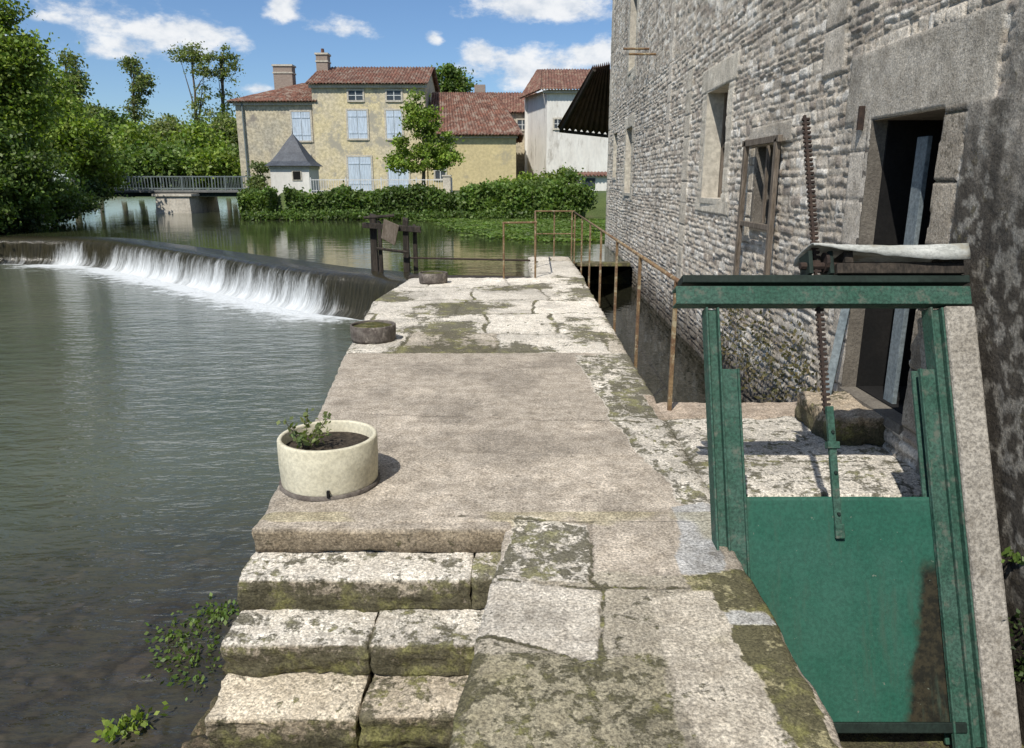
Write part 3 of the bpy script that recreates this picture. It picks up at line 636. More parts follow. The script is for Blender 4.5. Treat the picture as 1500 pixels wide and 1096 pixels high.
for i in range(n1):
    s=i/(n1-1); x=1.44+.74*s; zt_=1.292-.010*math.sin(s*math.pi)+.003*mnoise.noise(Vector((s*9,0,0)))
    dr=.012+.062*min(1,max(0,(s-.04)/.8))**.9+.005*mnoise.noise(Vector((s*12,4,0)))
    for (d_,z_) in ((-.20,zt_-.03),(-.18,zt_-.006),(-.10,zt_+.001),(0,zt_+.001),(.04,zt_-.001),(.058,zt_-.006),(.062,zt_-dr*.55),(.060,zt_-dr)): V.append(gp(x,z_,d_))
o=npmesh('cover',V,gfaces(n1,8),M['sheet'],sg,smooth=True); md=o.modifiers.new('s','SOLIDIFY'); md.thickness=.006
mb=MB(); gbox(mb,1.56,2.17,1.163,1.21,-.12,.03); mb.build('cover_support',M['darkwood'],sg,.003)
for x0,x1 in ((2.1,2.17),(1.60,1.64)):
    mb=MB(); gbox(mb,x0,x1,1.211,1.265,-.12,.03); mb.build('cover_bracket',M['darkwood'],sg,.003)
mb=MB(); gbox(mb,2.053,2.195,-1.2,1.015,-.22,.040)
o=mb.build('concrete_post',M['conc'],None,.012); tag(o,'leaning concrete post between the green gate and the mill wall','post')
o=block('stone_block',1.98,2.34,4.35,4.95,.0,.19,None,.03,.02,.02,np.array((.5,.42,.32)),.35,seed=44); tag(o,'rough stone block on the slab below the mill door','stone block')
mb=MB(); mb.hexa([(2.12,4.85,.19),(2.17,4.83,.19),(2.19,4.86,.19),(2.14,4.88,.19),(2.24,4.98,.78),(2.29,4.96,.78),(2.31,4.99,.78),(2.26,5.01,.78)])
tag(mb.build('board',M['plank'],None,.003),'blue grey board leaning against the mill door jamb','board')
o=block('sill_stone',1.0,2.3,2.55,3.3,-1.5,-.82,None,.08,.02,.03,np.array((.12,.1,.07)),.5,seed=50); tag(o,'dark wet sill stone under the green gate','stone block')
o=block('sill_stone',1.2,2.75,16.2,16.6,-1.5,-.12,None,.12,.02,.03,np.array((.2,.17,.12)),.5,seed=51); tag(o,'stone sill closing the far mouth of the mill channel','stone block')
# ------------------------------------------------------------------ railings
rl=thing('railing','rusty yellow pipe railing along the mill channel','railing',(1.15,5,0))
RP=[5.12,6.8,8.56,10.4,12.2,14.0,16.1]; rx=lambda y:1.045+.0185*y
for i,y in enumerate(RP):
    MB().box(rx(y)-.014,rx(y)+.014,y-.017,y+.017,-.12,.93).build('post',M['rail'],rl,.003)
MB().tube((rx(5.0),5.0,.94),(rx(16.2),16.2,.96),.015).build('top_rail',M['rail'],rl,smooth=True)
r2=thing('railing','low rusty railing across the middle of the platform end','railing',(.1,12.6,0))
for x,y in ((-.14,12.6),(.40,12.75)): MB().tube((x,y,-.1),(x,y,.93),.017).build('post',M['rail'],r2)
MB().tube((-.16,12.6,.93),(.42,12.75,.93),.017).build('top_rail',M['rail'],r2)
r3=thing('railing','rusty railing at the far tip of the platform with open gaps','railing',(.8,16.2,0))
for x,y in ((.45,14.3),(.5,16.3),(.92,16.35),(1.3,16.3)): MB().tube((x,y,-.1),(x,y,.98),.017).build('post',M['rail'],r3)
MB().tube((.40,12.8,.95),(.5,16.3,.98),.015).tube((.5,16.3,.98),(1.35,16.3,.98),.015).build('top_rail',M['rail'],r3)
MB().tube((.5,16.3,.5),(1.35,16.3,.5),.013).build('middle_rail',M['rail'],r3)
ts=thing('timber_sluice','dark decaying timber sluice frame standing in the pond','sluice',(-2.4,15.2,-.3))
for x,y,r,h in ((-2.82,15.3,.08,.95),(-2.66,15.1,.045,.82),(-2.15,15.2,.07,.88),(-1.98,15.3,.05,.74)):
    MB().hexa([(x-r,y-r,-.9),(x+r,y-r,-.9),(x+r,y+r,-.9),(x-r,y+r,-.9),(x-r*.7,y-r,h),(x+r*.8,y-r,h-.05),(x+r*.7,y+r,h),(x-r*.8,y+r,h+.03)]).build('post',M['darkwood'],ts,.01)
MB().hexa([(-3.0,15.05,.70),(-1.82,15.07,.60),(-1.85,15.25,.60),(-3.0,15.23,.70),(-3.0,15.05,.80),(-1.85,15.07,.72),(-1.85,15.25,.72),(-3.0,15.23,.80)]).build('beam',M['darkwood'],ts,.01)
MB().tube((-2.95,15.0,.90),(-2.35,15.05,.94),.03,n=7).build('roller',M['darkwood'],ts)
MB().tube((-2.72,15.0,.3),(-2.1,15.0,.22),.03,n=6).build('brace',M['darkwood'],ts)
MB().hexa([(-2.62,15.0,.5),(-2.35,15.0,.35),(-2.35,15.04,.35),(-2.62,15.04,.5),(-2.55,15.0,.88),(-2.25,15.0,.75),(-2.25,15.04,.75),(-2.55,15.04,.88)]).build('gear_plate',M['wood'],ts,.01)
MB().tube((-2.1,15.1,.10),(.35,14.4,.12),.018).build('rail_bar',M['rust'],ts)
pk=MB(); pk.hexa([(-1.9,13.55,-.25),(.36,13.2,-.25),(.36,13.5,-.25),(-1.9,13.85,-.25),(-1.9,13.55,-.08),(.36,13.2,-.08),(.36,13.5,-.08),(-1.9,13.85,-.08)])
tag(pk.build('beam',M['darkwood'],None,.01),'low dark beam spanning the water behind the platform edge','beam')
# ------------------------------------------------------------------ foliage
LG={'bright':(.19,.26,.045),'mid':(.115,.175,.038),'dark':(.05,.082,.022),'olive':(.18,.215,.07),'pale':(.17,.21,.08),'ivy':(.095,.145,.035),'dry':(.13,.115,.055)}
def leafcloud(P,size,base,seed=0,var=.35,tone=None):
    r=np.random.default_rng(seed); n=len(P)
    a=r.normal(size=(n,3)); a/=np.linalg.norm(a,axis=1)[:,None]; b=r.normal(size=(n,3)); b-=a*(a*b).sum(1)[:,None]; b/=np.linalg.norm(b,axis=1)[:,None]
    s=size*r.uniform(.6,1.35,(n,1))
    V=np.stack([P-a*s*.6,P-b*s*.38,P+a*s*.6,P+b*s*.38],1).reshape(-1,3)
    c=np.array(base)*(1+var*(r.random((n,1))*2-1)); c=c*(1+.25*(r.random((n,1))-.5)*np.array([[1.4,.4,.6]]))
    if tone is not None: c=c*tone[:,None]
    return V,np.arange(4*n).reshape(n,4),np.repeat(c,4,0)
def clumps(blobs,ncl,nleaf,spread,seed):
    r=np.random.default_rng(seed); out=[];tone=[]
    vol=np.array([b[3]*b[4]*b[5] for b in blobs])**.7; pr=vol/vol.sum()
    for i in range(ncl):
        b=blobs[r.choice(len(blobs),p=pr)]
        d=r.normal(size=3); d/=np.linalg.norm(d); rad=r.uniform(.45,1.0)**.6*r.uniform(.85,1.1)
        c=np.array(b[:3])+d*rad*np.array(b[3:6]); s=spread*r.uniform(.5,1.4)
        k=int(nleaf/ncl*r.uniform(.5,1.5)); out.append(c+r.normal(size=(k,3))*s*np.array([1,1,.6])); tone.append(np.full(k,r.uniform(.6,1.3)))
    return np.concatenate(out),np.concatenate(tone)
def tree(name,label,base,blobs,ncl,nleaf,spread,leaf,col,tr=.2,seed=0,group=None,cat='tree'):
    t=thing(name,label,cat,base,group); r=random.Random(seed)
    P,tn=clumps(blobs,ncl,nleaf,spread,seed); V,Fq,Cc=leafcloud(P,leaf,LG[col],seed,tone=tn)
    npmesh('crown',V,Fq,M['leaf'],t,cols=Cc)
    mb=MB(); bx,by,bz=base; top=max(b[2] for b in blobs); cx=sum(b[0] for b in blobs)/len(blobs); cy=sum(b[1] for b in blobs)/len(blobs)
    prev=Vector((bx,by,bz-.4)); n=7; pr=tr
    for i in range(1,n+1):
        s=i/n; p=Vector((bx+(cx-bx)*s*.7+r.uniform(-1,1)*tr*.7,by+(cy-by)*s*.7,bz+(top-bz)*s)); rn=tr*(1-.8*s)
        mb.tube(prev,p,pr,rn,8,False)
        if s>.3:
            for q_ in range(2):
                b=r.choice(blobs); e=Vector((b[0]+r.uniform(-.6,.6)*b[3],b[1]+r.uniform(-.6,.6)*b[4],b[2]+r.uniform(-.2,.7)*b[5]))
                mid=(p+e)/2+Vector((0,0,.1*b[5])); mb.tube(p,mid,rn*.6,rn*.35,6,False); mb.tube(mid,e,rn*.35,rn*.08,5,False)
        prev=p; pr=rn
    mb.build('trunk',M['bark'],t,smooth=True); return t
def bl(px,py,Y,rx,ry,rz=None):
    c=atY(px,py,Y); k=Y/F*1.02; return (c.x,c.y,c.z,rx*k,(rz or rx)*k*.9,ry*k)
tree('riverside_tree','tall sunlit leafy tree at the left edge above the weir',(-23,29,.8),[bl(-15,50,29,46,60),bl(12,130,29,48,50),bl(5,200,29,52,50),bl(-60,100,29,80,100),bl(52,160,30,28,28),(*bl(26,80,29,26,26),)],230,48000,.36,.13,'bright',.3,1)
tree('riverside_tree','dark green tree hanging low over the left bank',(-21.5,27,.8),[bl(-5,265,27,52,35),bl(45,265,28,36,38),bl(-40,240,27,60,60),bl(82,285,31,24,24),bl(-5,320,26,30,24),bl(25,318,29,34,16)],180,36000,.30,.12,'mid',.22,2)
tree('riverside_tree','mid green tree behind the left bank with rounded crown',(-25,40,.8),[bl(100,205,40,36,34),bl(128,235,42,28,28),bl(75,168,41,32,32),bl(55,125,42,25,28),bl(145,264,43,20,16)],170,26000,.42,.18,'bright',.25,3)
tree('riverside_tree','overhanging shady tree at the far left waterline',(-20.5,22,.8),[(-21.5,20,4,3.0,4,2.6),(-22,16,4.5,3.5,3.5,3),(-20.6,23.5,2.2,1.8,2.2,1.4)],150,18000,.36,.14,'mid',.25,4)
tree('bank_bush','dark overhanging bushes on the shaded left bank upstream of the weir',(-23,33,.6),[bl(75,302,33,34,16),bl(108,292,37,28,15),bl(138,284,41,20,12),bl(40,305,31,34,20),bl(10,322,28,40,16)],110,15000,.24,.13,'dark',.12,5,cat='bush')
wl=[(200,222,70,44,38,'bright'),(245,212,78,42,36,'olive'),(290,220,74,42,36,'bright'),(335,212,80,38,38,'olive'),(170,205,85,42,36,'mid'),(225,244,62,46,20,'mid'),(310,244,64,50,20,'bright'),(265,244,68,38,22,'mid'),(135,188,95,36,36,'olive'),(375,225,90,32,36,'olive'),(182,250,60,34,20,'mid'),(350,246,70,32,20,'mid')]
for i,(px,py,Y,rx_,ry,cl) in enumerate(wl):
    c=atY(px,py,Y)
    tree('woodland_tree','leafy green tree in the woodland beyond the bridge',(c.x,Y,.8),[bl(px,py,Y,rx_*.75,ry*.8),bl(px-rx_*.4,py+ry*.5,Y,rx_*.5,ry*.6),bl(px+rx_*.45,py+ry*.4,Y+1,rx_*.5,ry*.6),bl(px,py-ry*.5,Y,rx_*.4,ry*.5)],120,11000,.6,.30,cl,.3,20+i,'woodland trees beyond the bridge')
def poplar(px0,pts,Y,label,seed):
    c=atY(px0,262,Y)
    tree('tall_tree',label,(c.x,Y,.8),[bl(a,b,Y,rx_,ry) for a,b,rx_,ry in pts],60,3400,.42,.24,'olive',.32,seed)
poplar(297,[(272,80,18,10),(292,92,16,18),(298,130,10,30),(262,90,9,7),(297,170,14,25),(285,75,8,8),(300,108,10,10)],95,'tall thin tree topped with ball like clumps, left of a matching pair',40)
poplar(332,[(325,80,16,11),(337,100,12,20),(330,140,10,30),(335,178,15,20),(342,85,7,7),(322,110,8,10)],97,'tall thin tree with clumps, nearest the house of the pair',41)
poplar(203,[(193,98,9,10),(205,130,11,14),(200,158,14,16),(215,120,6,10)],90,'sparse tall tree standing alone above the woodland',42)
poplar(108,[(103,88,7,12),(110,120,10,16),(100,150,15,20)],70,'slender pointed tree behind the left riverside trees',43)
tree('garden_tree','bushy dark tree behind the house roof',(atY(665,262,75).x,75,1),[bl(655,115,75,24,14),bl(675,125,75,16,10),bl(640,130,75,16,10),bl(665,150,76,22,22)],70,6500,.45,.26,'mid',.3,50)
tree('garden_tree','young sunlit tree in the garden before the yellow house',(atY(622,278,43).x,43,.9),[bl(615,178,43,24,22),bl(600,208,43,26,24),bl(640,208,43,24,24),bl(618,236,43,38,14),bl(607,150,43,10,12),bl(655,230,43,18,14),bl(580,240,43,15,9),bl(634,158,43,10,10)],130,9000,.22,.15,'bright',.12,51)
def hedge(name,label,x0,x1,y0,y1,z0,z1,n,leaf,col,seed,cat='hedge',rg_=.55,core=.7):
    t=thing(name,label,cat,((x0+x1)/2,(y0+y1)/2,z0)); r=np.random.default_rng(seed)
    P=r.random((n,3)); face=r.integers(0,4,n)
    P[face==0,2]=1; P[(face==1)|(face==3),1]=0; P[face==2,0]=np.round(P[face==2,0])
    P=np.array((x0,y0,z0))+P*np.array((x1-x0,y1-y0,z1-z0))
    nz=fbm(P[:,0]*.9+P[:,2]*.3,P[:,2]*1.1+P[:,1],4,seed)-.5
    P[:,1]+=-nz*.9+r.normal(size=n)*.12; P[:,2]=z0+(P[:,2]-z0)*(1+ (fbm(P[:,0]*.8,P[:,1]*.3,4,seed+3)-.5)*rg_*1.6)+r.normal(size=n)*.11
    V,Fq,Cc=leafcloud(P,leaf,LG[col],seed,tone=.45+1.3*fbm(P[:,0]*2,P[:,2]*2,3,seed+5))
    npmesh('foliage',V,Fq,M['leaf'],t,cols=Cc)
    MB().box(x0+.25,x1-.25,y0+.42,y1-.1,z0,z0+(z1-z0)*core).build('dark_core',M['soil'],t); return t  # plain dark box inside the leaves, its colour stands for inner shade
xx=lambda px,Y: atY(px,280,Y).x
hedge('ivy_hedge','long dark ivy hedge along the far bank under the garden fence',xx(420,38),xx(675,38),37.6,38.8,-.2,1.0,20000,.15,'ivy',61)
hedge('hedge','loose green hedge on the far bank at the centre right',xx(675,37),xx(835,37),36.6,38.4,-.2,1.22,20000,.15,'mid',62,core=.6)
hedge('shrub_mass','loose low shrub mass at the foot of the white turret',xx(360,41),xx(402,41),40,41.5,-.2,.9,4500,.15,'mid',63,'shrub')
hedge('waterside_growth','low reedy growth along the far waterline',xx(365,37),xx(850,37),36.0,36.5,-.2,.05,8000,.12,'ivy',64,'plants')
tree('climbing_shrub','pale flowering shrub climbing beside the turret',(xx(380,43),43,.5),[bl(382,252,43,12,18),bl(378,280,43,14,18),bl(382,300,43,18,12)],40,3500,.2,.13,'pale',.06,65,cat='shrub')
tree('bank_bush','rounded green bush below the low yellow wing',(xx(790,41),41,.9),[bl(790,264,41,34,8),bl(825,260,41,14,10),bl(760,269,41,24,7)],50,4500,.2,.14,'bright',.06,66,cat='bush')
tree('bank_bush','dark bush between the mill canopy and the hedge',(xx(850,36),36,.2),[bl(848,290,36,14,18),bl(838,262,37,8,8)],40,3500,.2,.13,'mid',.06,67,cat='bush')
r=np.random.default_rng(70); n=26000; x=r.uniform(-5,6,n); y=r.uniform(22.5,36.2,n)
k=(sdf(x+.8*(fbm(x*.7,y*.7)-.5),y,np.array([(-4.6,36.2),(-3.0,31.5),(-1.8,27),(-.8,24.6),(.6,23),(5.8,22.6),(6,36.2)],float))+1.3*(fbm(x*1.2,y*1.2,4,6)-.5)<0); x=x[k];y=y[k]
V,Fq,Cc=leafcloud(np.stack([x,y,-.16+.05*r.random(len(x))],-1),.15,LG['mid'],71,tone=.5+1.1*fbm(x*.8,y*.8,4,4))
V=V.copy(); V[:,2]=-.13+(V[:,2]+.13)*.5
o=npmesh('water_plants',V,Fq,M['leaf'],cols=Cc); tag(o,'bright green mat of water plants on the pond before the hedge','water plants',kind='stuff')
def weeds(name,label,pts,n,spread,leaf,col,seed,zs=.6,group=None,cat='plant'):
    r=np.random.default_rng(seed); P=[]
    for (x,y,z) in pts:
        q=r.normal(size=(n,3))*np.array((spread,spread,spread*zs)); q[:,2]=np.abs(q[:,2]); P.append(q+np.array((x,y,z)))
    V,Fq,Cc=leafcloud(np.concatenate(P),leaf,LG[col],seed); o=npmesh(name,V,Fq,M['leaf'],cols=Cc); return tag(o,label,cat,group,'stuff')
weeds('weed_clump','green water weeds trailing beside the stone steps',[tuple(atZ(a,b,-.99)) for a,b in ((300,905),(320,895),(275,930),(262,965),(335,900),(290,955),(300,985),(255,930))],60,.085,.026,'mid',81,.15)
weeds('weed_clump','small bright weed at the bottom left in the water',[tuple(atZ(a,b,-.98)) for a,b in ((170,1075),(185,1070),(205,1055))],40,.04,.032,'bright',82,.6)
weeds('weed_clump','tangle of dry weeds growing at the foot of the mill wall',[(WX(y)-.06,y,-.45+.75*((y*7.3)%1)) for y in np.arange(5.4,8.2,.16)],90,.08,.032,'dry',83,1.8)
weeds('weed_clump','little plant sprouting from the dark wall beside the concrete post',[(WX(3.0)-.05,3.0,-.05)],40,.025,.03,'mid',84,1)
weeds('weed_clump','moss and weeds hanging low on the dark wall at the right edge',[(WX(2.8)-.03,2.8,-.4),(WX(2.85)-.03,2.85,-.3),(WX(2.75)-.03,2.8,-.5)],80,.04,.022,'dark',85,1)
# ------------------------------------------------------------------ planters
def lathe_pot(t,cx,cy,r,h,mat,th=.02,nm='pot',wob=.01):
    MB().lathe(cx,cy,[(0,.004),(r*.965,.004),(r*.98,.03),(r,h*.5),(r,h-.008),(r-.006,h),(r-th,h),(r-th-.003,h-.01),(r-th-.003,h*.5)],56,wob).build(nm,M[mat],t,smooth=True)
t=thing('planter','round cream concrete planter at the edge of the platform','planter',(-1.0,3.80,0))
lathe_pot(t,-1.0,3.80,.265,.27,'pot',.022)
mb=MB(); mb.lathe(-1.0,3.8,[(.0,.215),(.08,.225),(.16,.2),(.243,.205)],30,.06); mb.build('soil',M['soil'],t,smooth=True)
MB().box(-.955,-.942,3.527,3.545,.02,.055).build('drain_slot',M['dark'],t)
MB().lathe(-1.0,3.80,[(.272,.001),(.272,.02),(.255,.022)],48,.02).build('base_ring',M['oldpot'],t,smooth=True)
pt=thing('seedling','small leafy green seedling growing in the cream planter','plant',(-1.08,3.72,.21)); r=np.random.default_rng(5)
mb=MB(); P=[]
for i in range(11):
    a=i*.9; d=Vector((math.cos(a)*.12+.02,math.sin(a)*.10,.12+.10*((i*7)%5)/5)); b0=Vector((-1.10,3.72,.21)); mb.tube(b0,b0+d,.003,.0015,5)
    for k in range(12): 
        s=.3+.75*k/11; q_=b0+d*s; P.append((q_.x+r.normal()*.014,q_.y+r.normal()*.014,q_.z+r.normal()*.01))
mb.build('stem',M['bark'],pt); V,Fq,Cc=leafcloud(np.array(P),.032,LG['pale'],6); npmesh('leaves',V,Fq,M['leaf'],pt,cols=Cc)
for (cx,cy,r_,h_,lab) in ((-1.44,7.55,.235,.17,'low dark rusty tub with moss on the left platform edge'),(-1.28,12.05,.235,.17,'small rusty tub at the far left corner of the platform')):
    t=thing('tub',lab,'tub',(cx,cy,0)); lathe_pot(t,cx,cy,r_,h_,'oldpot',.018,'tub_wall',.03)
    MB().lathe(cx,cy,[(0,h_-.01),(r_*.5,h_-.0),(r_*.92,h_-.03)],26,.1).build('moss_fill',M['moss'],t,smooth=True)
# ------------------------------------------------------------------ roofs
def roofq(name,a,b,c,d,mat,parent,pitch=.22):
    a,b,c,d=map(Vector,(a,b,c,d)); wdt=(b-a).length; n=max(8,int(wdt/pitch)*4)+1; m=14; nrm=((b-a).cross(d-a)).normalized()
    if nrm.z<0: nrm=-nrm
    V=[]
    for i in range(m):
        for j in range(n):
            s=i/(m-1);t=j/(n-1); p=(a*(1-t)+b*t)*(1-s)+(d*(1-t)+c*t)*s
            V.append(p+nrm*(.06*math.cos(j*math.pi/2)+.02*((i*7+j//4*5)%3)/2))
    o=npmesh(name,V,gfaces(m,n),M[mat],parent); md=o.modifiers.new('s','SOLIDIFY'); md.thickness=.06; return o
P3=atY
def win(parent,px0,px1,py0,py1,Y,mat='shutter',name='window'):
    a=P3(px0,py1,Y);b=P3(px1,py0,Y)
    mb=MB(); e=.12
    mb.box(a.x-e,a.x,Y-.06,Y+.05,a.z-e,b.z+e).box(b.x,b.x+e,Y-.06,Y+.05,a.z-e,b.z+e).box(a.x,b.x,Y-.06,Y+.05,b.z,b.z+e).box(a.x,b.x,Y-.09,Y+.05,a.z-e,a.z)
    w=mb.build(name,M['trim'],parent)
    if mat=='shutter':
        mid=(a.x+b.x)/2; m1=MB()
        for (u,v) in ((a.x+.01,mid-.015),(mid+.015,b.x-.01)):
            m1.box(u,v,Y-.045,Y+.03,a.z,b.z)
            for zz in (a.z+.2*(b.z-a.z),a.z+.8*(b.z-a.z)): m1.box(u+.03,v-.03,Y-.07,Y-.045,zz-.05,zz+.05)
        subp('shutter',m1,'shutter',w)
    else:
        subp('pane',MB().box(a.x,b.x,Y-.01,Y+.03,a.z,b.z),'glass',w); mid=(a.x+b.x)/2; zm=(a.z+b.z)/2
        subp('frame',MB().box(mid-.03,mid+.03,Y-.04,Y-.011,a.z,b.z).box(a.x,b.x,Y-.038,Y-.011,zm-.025,zm+.025),'frame',w)
hs=thing('yellow_house','tall yellow stone house with pale blue shutters across the pond','house',(P3(545,280,54).x,57,.9))
Y=54.; a=P3(466,285,Y);b=P3(622,124,Y); zE=b.z; z0=.4
MB().box(a.x,b.x,Y,Y+8.5,z0,zE).build('wall',M['yellow'],hs)
MB().box(a.x-.15,b.x+.15,Y-.18,Y-.003,zE-.22,zE).build('cornice',M['trim'],hs)
rz=P3(545,100,Y+4.2).z
roofq('roof',(a.x-.3,Y-.4,zE),(b.x+.3,Y-.4,zE),(b.x+.3,Y+4.2,rz),(a.x-.3,Y+4.2,rz),'tile2',hs); roofq('roof',(a.x-.3,Y+8.9,zE),(b.x+.3,Y+8.9,zE),(b.x+.3,Y+4.2,rz),(a.x-.3,Y+4.2,rz),'tile2',hs)
for g0,g1 in ((a.x,a.x+.3),(b.x-.3,b.x)):
    MB().hexa([(g0,Y,zE),(g1,Y,zE),(g1,Y+8.4,zE),(g0,Y+8.4,zE),(g0,Y+4.1,rz-.1),(g1,Y+4.1,rz-.1),(g1,Y+4.3,rz-.1),(g0,Y+4.3,rz-.1)]).build('gable',M['yellow'],hs)
for (x0,x1,y0,y1,mt) in ((511,531,133,147,'g'),(567,587,133,147,'g'),(511,537,162,203,'shutter'),(567,588,162,203,'shutter')): win(hs,x0,x1,y0,y1,Y,mt)
win(hs,512,543,230,279,Y,'shutter','door'); win(hs,570,598,235,279,Y,'shutter','door')
yl_=54.3; a2=P3(356,285,yl_); b2=P3(466,150,yl_)
MB().box(a2.x,b2.x-.003,yl_,yl_+8,z0,b2.z).build('wall',M['grey'],hs)
MB().box(a2.x-.12,b2.x-.01,yl_-.15,yl_-.003,b2.z-.2,b2.z).build('cornice',M['trim'],hs)
rp=P3(466,119,yl_+4).z
roofq('roof',(a2.x-.4,yl_-.4,b2.z),(b2.x,yl_-.4,b2.z),(b2.x,yl_+4,rp),(b2.x-2.0,yl_+4,rp-.25),'tile2',hs)
roofq('roof',(a2.x-.4,yl_+8.2,b2.z),(b2.x,yl_+8.2,b2.z),(b2.x,yl_+4,rp),(b2.x-2.0,yl_+4,rp-.25),'tile2',hs)
roofq('roof',(a2.x-.4,yl_+8.2,b2.z),(a2.x-.4,yl_-.4,b2.z),(b2.x-2.0,yl_+4,rp-.25),(b2.x-2.05,yl_+4.05,rp-.25),'tile2',hs)
win(hs,430,454,164,206,yl_); win(hs,430,454,228,262,yl_)
for (x0,x1,y0,y1,yy) in ((402,427,97,130,58),(464,479,80,108,57)):
    p=P3(x0,y1,yy);q_=P3(x1,y0,yy)
    c=MB().box(p.x,q_.x,yy,yy+.9,p.z-.6,q_.z).build('chimney',M['brick'],hs)
    subp('chimney_cap',MB().box(p.x-.07,q_.x+.07,yy-.07,yy+.97,q_.z,q_.z+.12).box(p.x-.05,q_.x+.05,yy-.05,yy+.95,q_.z-.5,q_.z-.4),'trim',c)
    if x0>450: subp('chimney_pot',MB().tube((q_.x-.4,yy+.4,q_.z),(q_.x-.4,yy+.4,q_.z+.45),.14,.11),'tile',c)
MB().tube((P3(353,152,54).x,54.15,b2.z),(P3(353,152,54).x,54.15,1),.06).build('downpipe',M['steel'],hs)
lw=thing('yellow_outbuilding','low yellow house with big red tiled roof beside the tall house','house',(P3(700,265,53).x,56,.9))
Y=53.; a=P3(628,266,Y);b=P3(756,199,Y)
MB().box(a.x,b.x,Y,Y+8,z0,b.z).build('wall',M['yellow2'],lw); MB().box(a.x,b.x+.1,Y-.12,Y-.003,b.z-.16,b.z).build('cornice',M['trim'],lw)
rz=P3(680,137,Y+4).z
roofq('roof',(a.x,Y-.4,b.z),(b.x+.45,Y-.4,b.z),(P3(724,137,Y+4).x,Y+4,rz),(a.x,Y+4,rz),'tile2',lw)
roofq('roof',(b.x+.45,Y-.4,b.z),(b.x+.45,Y+8.4,b.z),(P3(724,137,Y+4).x+.02,Y+4.02,rz),(P3(724,137,Y+4).x,Y+4,rz),'tile2',lw)
roofq('roof',(a.x,Y+8.4,b.z),(b.x+.45,Y+8.4,b.z),(P3(724,137,Y+4).x,Y+4,rz),(a.x,Y+4,rz),'tile2',lw)
win(lw,638,652,238,262,Y,'g')
gh=thing('grey_house','plain grey house with brown roof behind the low yellow house','house',(P3(755,250,62).x,64,.9))
Y=62.; a=P3(715,266,Y);b=P3(786,166,Y)
MB().box(a.x,b.x,Y,Y+6,z0,b.z).build('wall',M['grey'],gh); rz=P3(750,137,Y+3).z
roofq('roof',(a.x-.3,Y-.3,b.z),(b.x+.1,Y-.3,b.z),(b.x+.1,Y+3,rz),(a.x-.3,Y+3,rz),'tile',gh); roofq('roof',(a.x-.3,Y+6.3,b.z),(b.x+.1,Y+6.3,b.z),(b.x+.1,Y+3,rz),(a.x-.3,Y+3,rz),'tile',gh)
win(gh,758,772,176,190,Y,'g')
p=P3(695,137,66); MB().box(p.x,p.x+.9,66,66.8,p.z-2,p.z+.7).build('chimney',M['brick'],gh)
wb=thing('white_building','tall stained white building with tiled roof beside the mill canopy','building',(P3(840,250,56).x,60,.9))
Y=56.; a=P3(800,266,Y);b=P3(925,125,Y)
MB().hexa([(a.x-1.3,Y+4,z0),(a.x,Y,z0),(b.x,Y,z0),(b.x,Y+9,z0),(a.x-1.3,Y+4,b.z-.3),(a.x,Y,b.z-.3),(b.x,Y,b.z-.3),(b.x,Y+9,b.z-.3)]).build('wall',M['white'],wb)
MB().box(a.x-1.5,a.x,Y+4.01,Y+9,z0,b.z-.35).build('wall',M['white'],wb)
rz=P3(800,103,Y+5).z
roofq('roof',(a.x-.45,Y-.5,b.z-.35),(b.x,Y-.5,b.z-.35),(b.x,Y+5,rz),(a.x-.2,Y+5,rz),'tile',wb)
roofq('roof',(a.x-1.9,Y+4,b.z-.5),(a.x-.45,Y-.5,b.z-.35),(a.x-.2,Y+5,rz),(a.x-.5,Y+5.2,rz),'tile',wb)
MB().box(a.x-.3,b.x,Y-.25,Y-.003,b.z-.55,b.z-.36).build('cornice',M['trim'],wb)
win(wb,812,822,175,188,Y,'g')
sh_=thing('shed','small low shed with grey door at the foot of the white building','shed',(P3(868,270,48).x,49,.9))
a=P3(846,282,48);b=P3(886,258,48); MB().box(a.x,b.x+1.5,48,51,.4,b.z).build('wall',M['white'],sh_); roofq('roof',(a.x-.2,47.7,b.z),(b.x+1.5,47.7,b.z),(b.x+1.5,51,b.z+.2),(a.x-.2,51,b.z+.2),'tile',sh_)
a=P3(852,276,48);b=P3(872,261,48); MB().box(a.x,b.x,47.96,48.02,a.z,b.z).build('door',M['glass'],sh_)
Y=42.; tr_=thing('garden_turret','little white square turret with pointed slate roof on the bank','turret',(P3(426,300,Y).x,Y+1,.0))
a=P3(400,305,Y);b=P3(452,243,Y); cx=(a.x+b.x)/2; hw=(b.x-a.x)/2
MB().box(a.x,b.x,Y,Y+2*hw,-.3,b.z).build('wall',M['white'],tr_); MB().box(a.x-.06,b.x+.06,Y-.06,Y+2*hw+.06,b.z-.16,b.z-.005).build('cornice',M['trim'],tr_)
zt=P3(422,196,Y+hw).z; lv=[(hw*1.22,0),(hw*.95,.14),(hw*.62,.42),(hw*.28,.76),(.02,1.)]
cyy=Y+hw
mb=MB()
for (r0,t0),(r1,t1) in zip(lv[:-1],lv[1:]):
    z_0=b.z+(zt-b.z)*t0; z_1=b.z+(zt-b.z)*t1
    c0=[(cx-r0,cyy-r0,z_0),(cx+r0,cyy-r0,z_0),(cx+r0,cyy+r0,z_0),(cx-r0,cyy+r0,z_0)]; c1=[(cx-r1,cyy-r1,z_1),(cx+r1,cyy-r1,z_1),(cx+r1,cyy+r1,z_1),(cx-r1,cyy+r1,z_1)]
    for i in range(4): j=(i+1)%4; mb.quad(c0[i],c0[j],c1[j],c1[i])
mb.quad(*[(cx-hw*1.22,cyy-hw*1.22,b.z),(cx-hw*1.22,cyy+hw*1.22,b.z),(cx+hw*1.22,cyy+hw*1.22,b.z),(cx+hw*1.22,cyy-hw*1.22,b.z)])
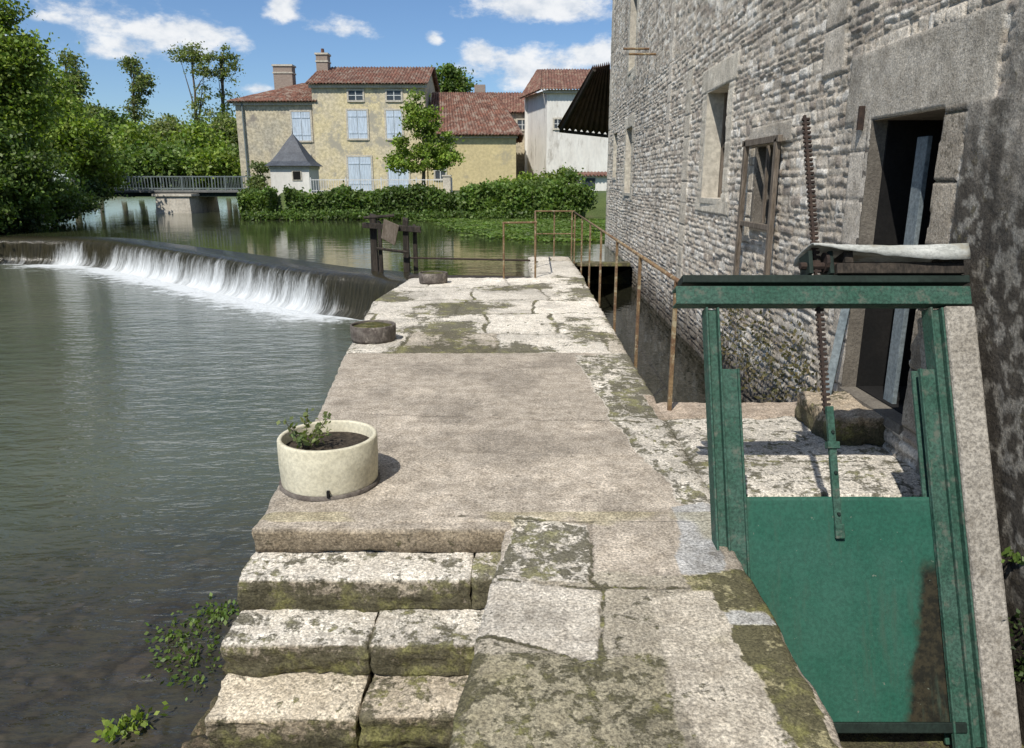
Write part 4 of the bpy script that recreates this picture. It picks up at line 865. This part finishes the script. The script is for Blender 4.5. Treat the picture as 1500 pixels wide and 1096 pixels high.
rf=mb.build('roof',M['slate'],tr_); subp('finial',MB().tube((cx,cyy,zt-.1),(cx,cyy,zt+.3),.03,.01),'slate',rf)
a_=P3(430,263,Y);b_=P3(440,251,Y); w=MB().box(a_.x-.06,b_.x+.06,Y-.04,Y+.01,a_.z-.06,b_.z+.06).build('window',M['trim'],tr_); subp('pane',MB().box(a_.x,b_.x,Y-.055,Y-.04,a_.z,b_.z),'dark',w)
gw=MB(); gw.box(xx(455,39.4),xx(850,39.4),38.9,39.5,-1.5,1.02); tag(gw.build('retaining_wall',M['grey']),'stone retaining wall behind the ivy hedge','wall')
fx0,fx1=xx(456,39.7),xx(662,39.7)
fn=thing('garden_fence','thin white metal garden fence on top of the retaining wall','fence',((fx0+fx1)/2,39.7,1.0))
mb=MB(); mb.box(fx0,fx1,39.69,39.72,1.66,1.70).box(fx0,fx1,39.69,39.72,1.12,1.15)
x=fx0
while x<fx1: mb.box(x,x+.02,39.695,39.715,1.02,1.72); x+=.13
mb.build('bars',M['frame'],fn)
for i in range(5):
    x=fx0+(fx1-fx0)*i/4; MB().box(x-.03,x+.03,39.67,39.74,1.0,1.8).build('post',M['frame'],fn)
x=xx(655,39.7); tag(MB().box(x-.2,x+.2,39.5,39.9,.9,1.85).box(x-.24,x+.24,39.46,39.94,1.85,1.92).build('gate_pillar',M['trim']),'pale stone pillar at the right end of the garden fence','pillar')
Y=45.; bx0=P3(150,270,Y).x-8; bx1=P3(364,270,Y).x
br=thing('footbridge','long flat bridge with grey green railings over the river','bridge',((bx0+bx1)/2,Y,-1)); zt=P3(250,279,Y).z
MB().box(bx0,bx1,Y,Y+3,zt-.12,zt).build('deck',M['deck'],br)
for yy in (Y+.15,Y+2.7): MB().box(bx0,bx1,yy,yy+.12,zt-.36,zt-.12).build('girder',M['gdark'],br)
Yp=43.9; a=P3(228,312,Yp);b=P3(279,285,Yp); MB().hexa([(a.x-.05,Yp-.1,-2),(b.x+.05,Yp-.1,-2),(b.x+.05,Y+3.2,-2),(a.x-.05,Y+3.2,-2),(a.x+.1,Yp,b.z-.1),(b.x-.1,Yp,b.z-.1),(b.x-.1,Y+3.1,zt-.37),(a.x+.1,Y+3.1,zt-.37)]).build('pier',M['pier'],br)
MB().box(a.x-.08,b.x+.08,Yp-.1,Y-.05,b.z-.1,b.z+.03).build('pier_cap',M['pier'],br)
for yy in (Y+.05,Y+2.9):
    mb=MB(); zr=P3(250,258,Y).z; mb.box(bx0,bx1,yy-.03,yy+.03,zr-.05,zr).box(bx0,bx1,yy-.02,yy+.02,zt+.08,zt+.12); x=bx0
    while x<bx1: mb.box(x,x+.022,yy-.012,yy+.012,zt,zr-.05); x+=.19
    x=bx0
    while x<bx1: mb.box(x,x+.07,yy-.035,yy+.035,zt,zr+.02); x+=1.9
    mb.build('railing',M['steel'],br)
tag(block('abutment',bx1-.3,bx1+1.2,Y-.3,Y+3.3,-1.2,zt,None,.3,.03,.05,np.array((.4,.36,.28)),.5,seed=90),'stone bridge abutment on the house side','abutment')
tag(block('bank_stone',-20.2,-18.6,27.6,28.4,-.6,.25,None,.15,.05,.1,np.array((.34,.28,.2)),.5,seed=91),'pale broken stonework on the left bank upstream of the weir','stonework')
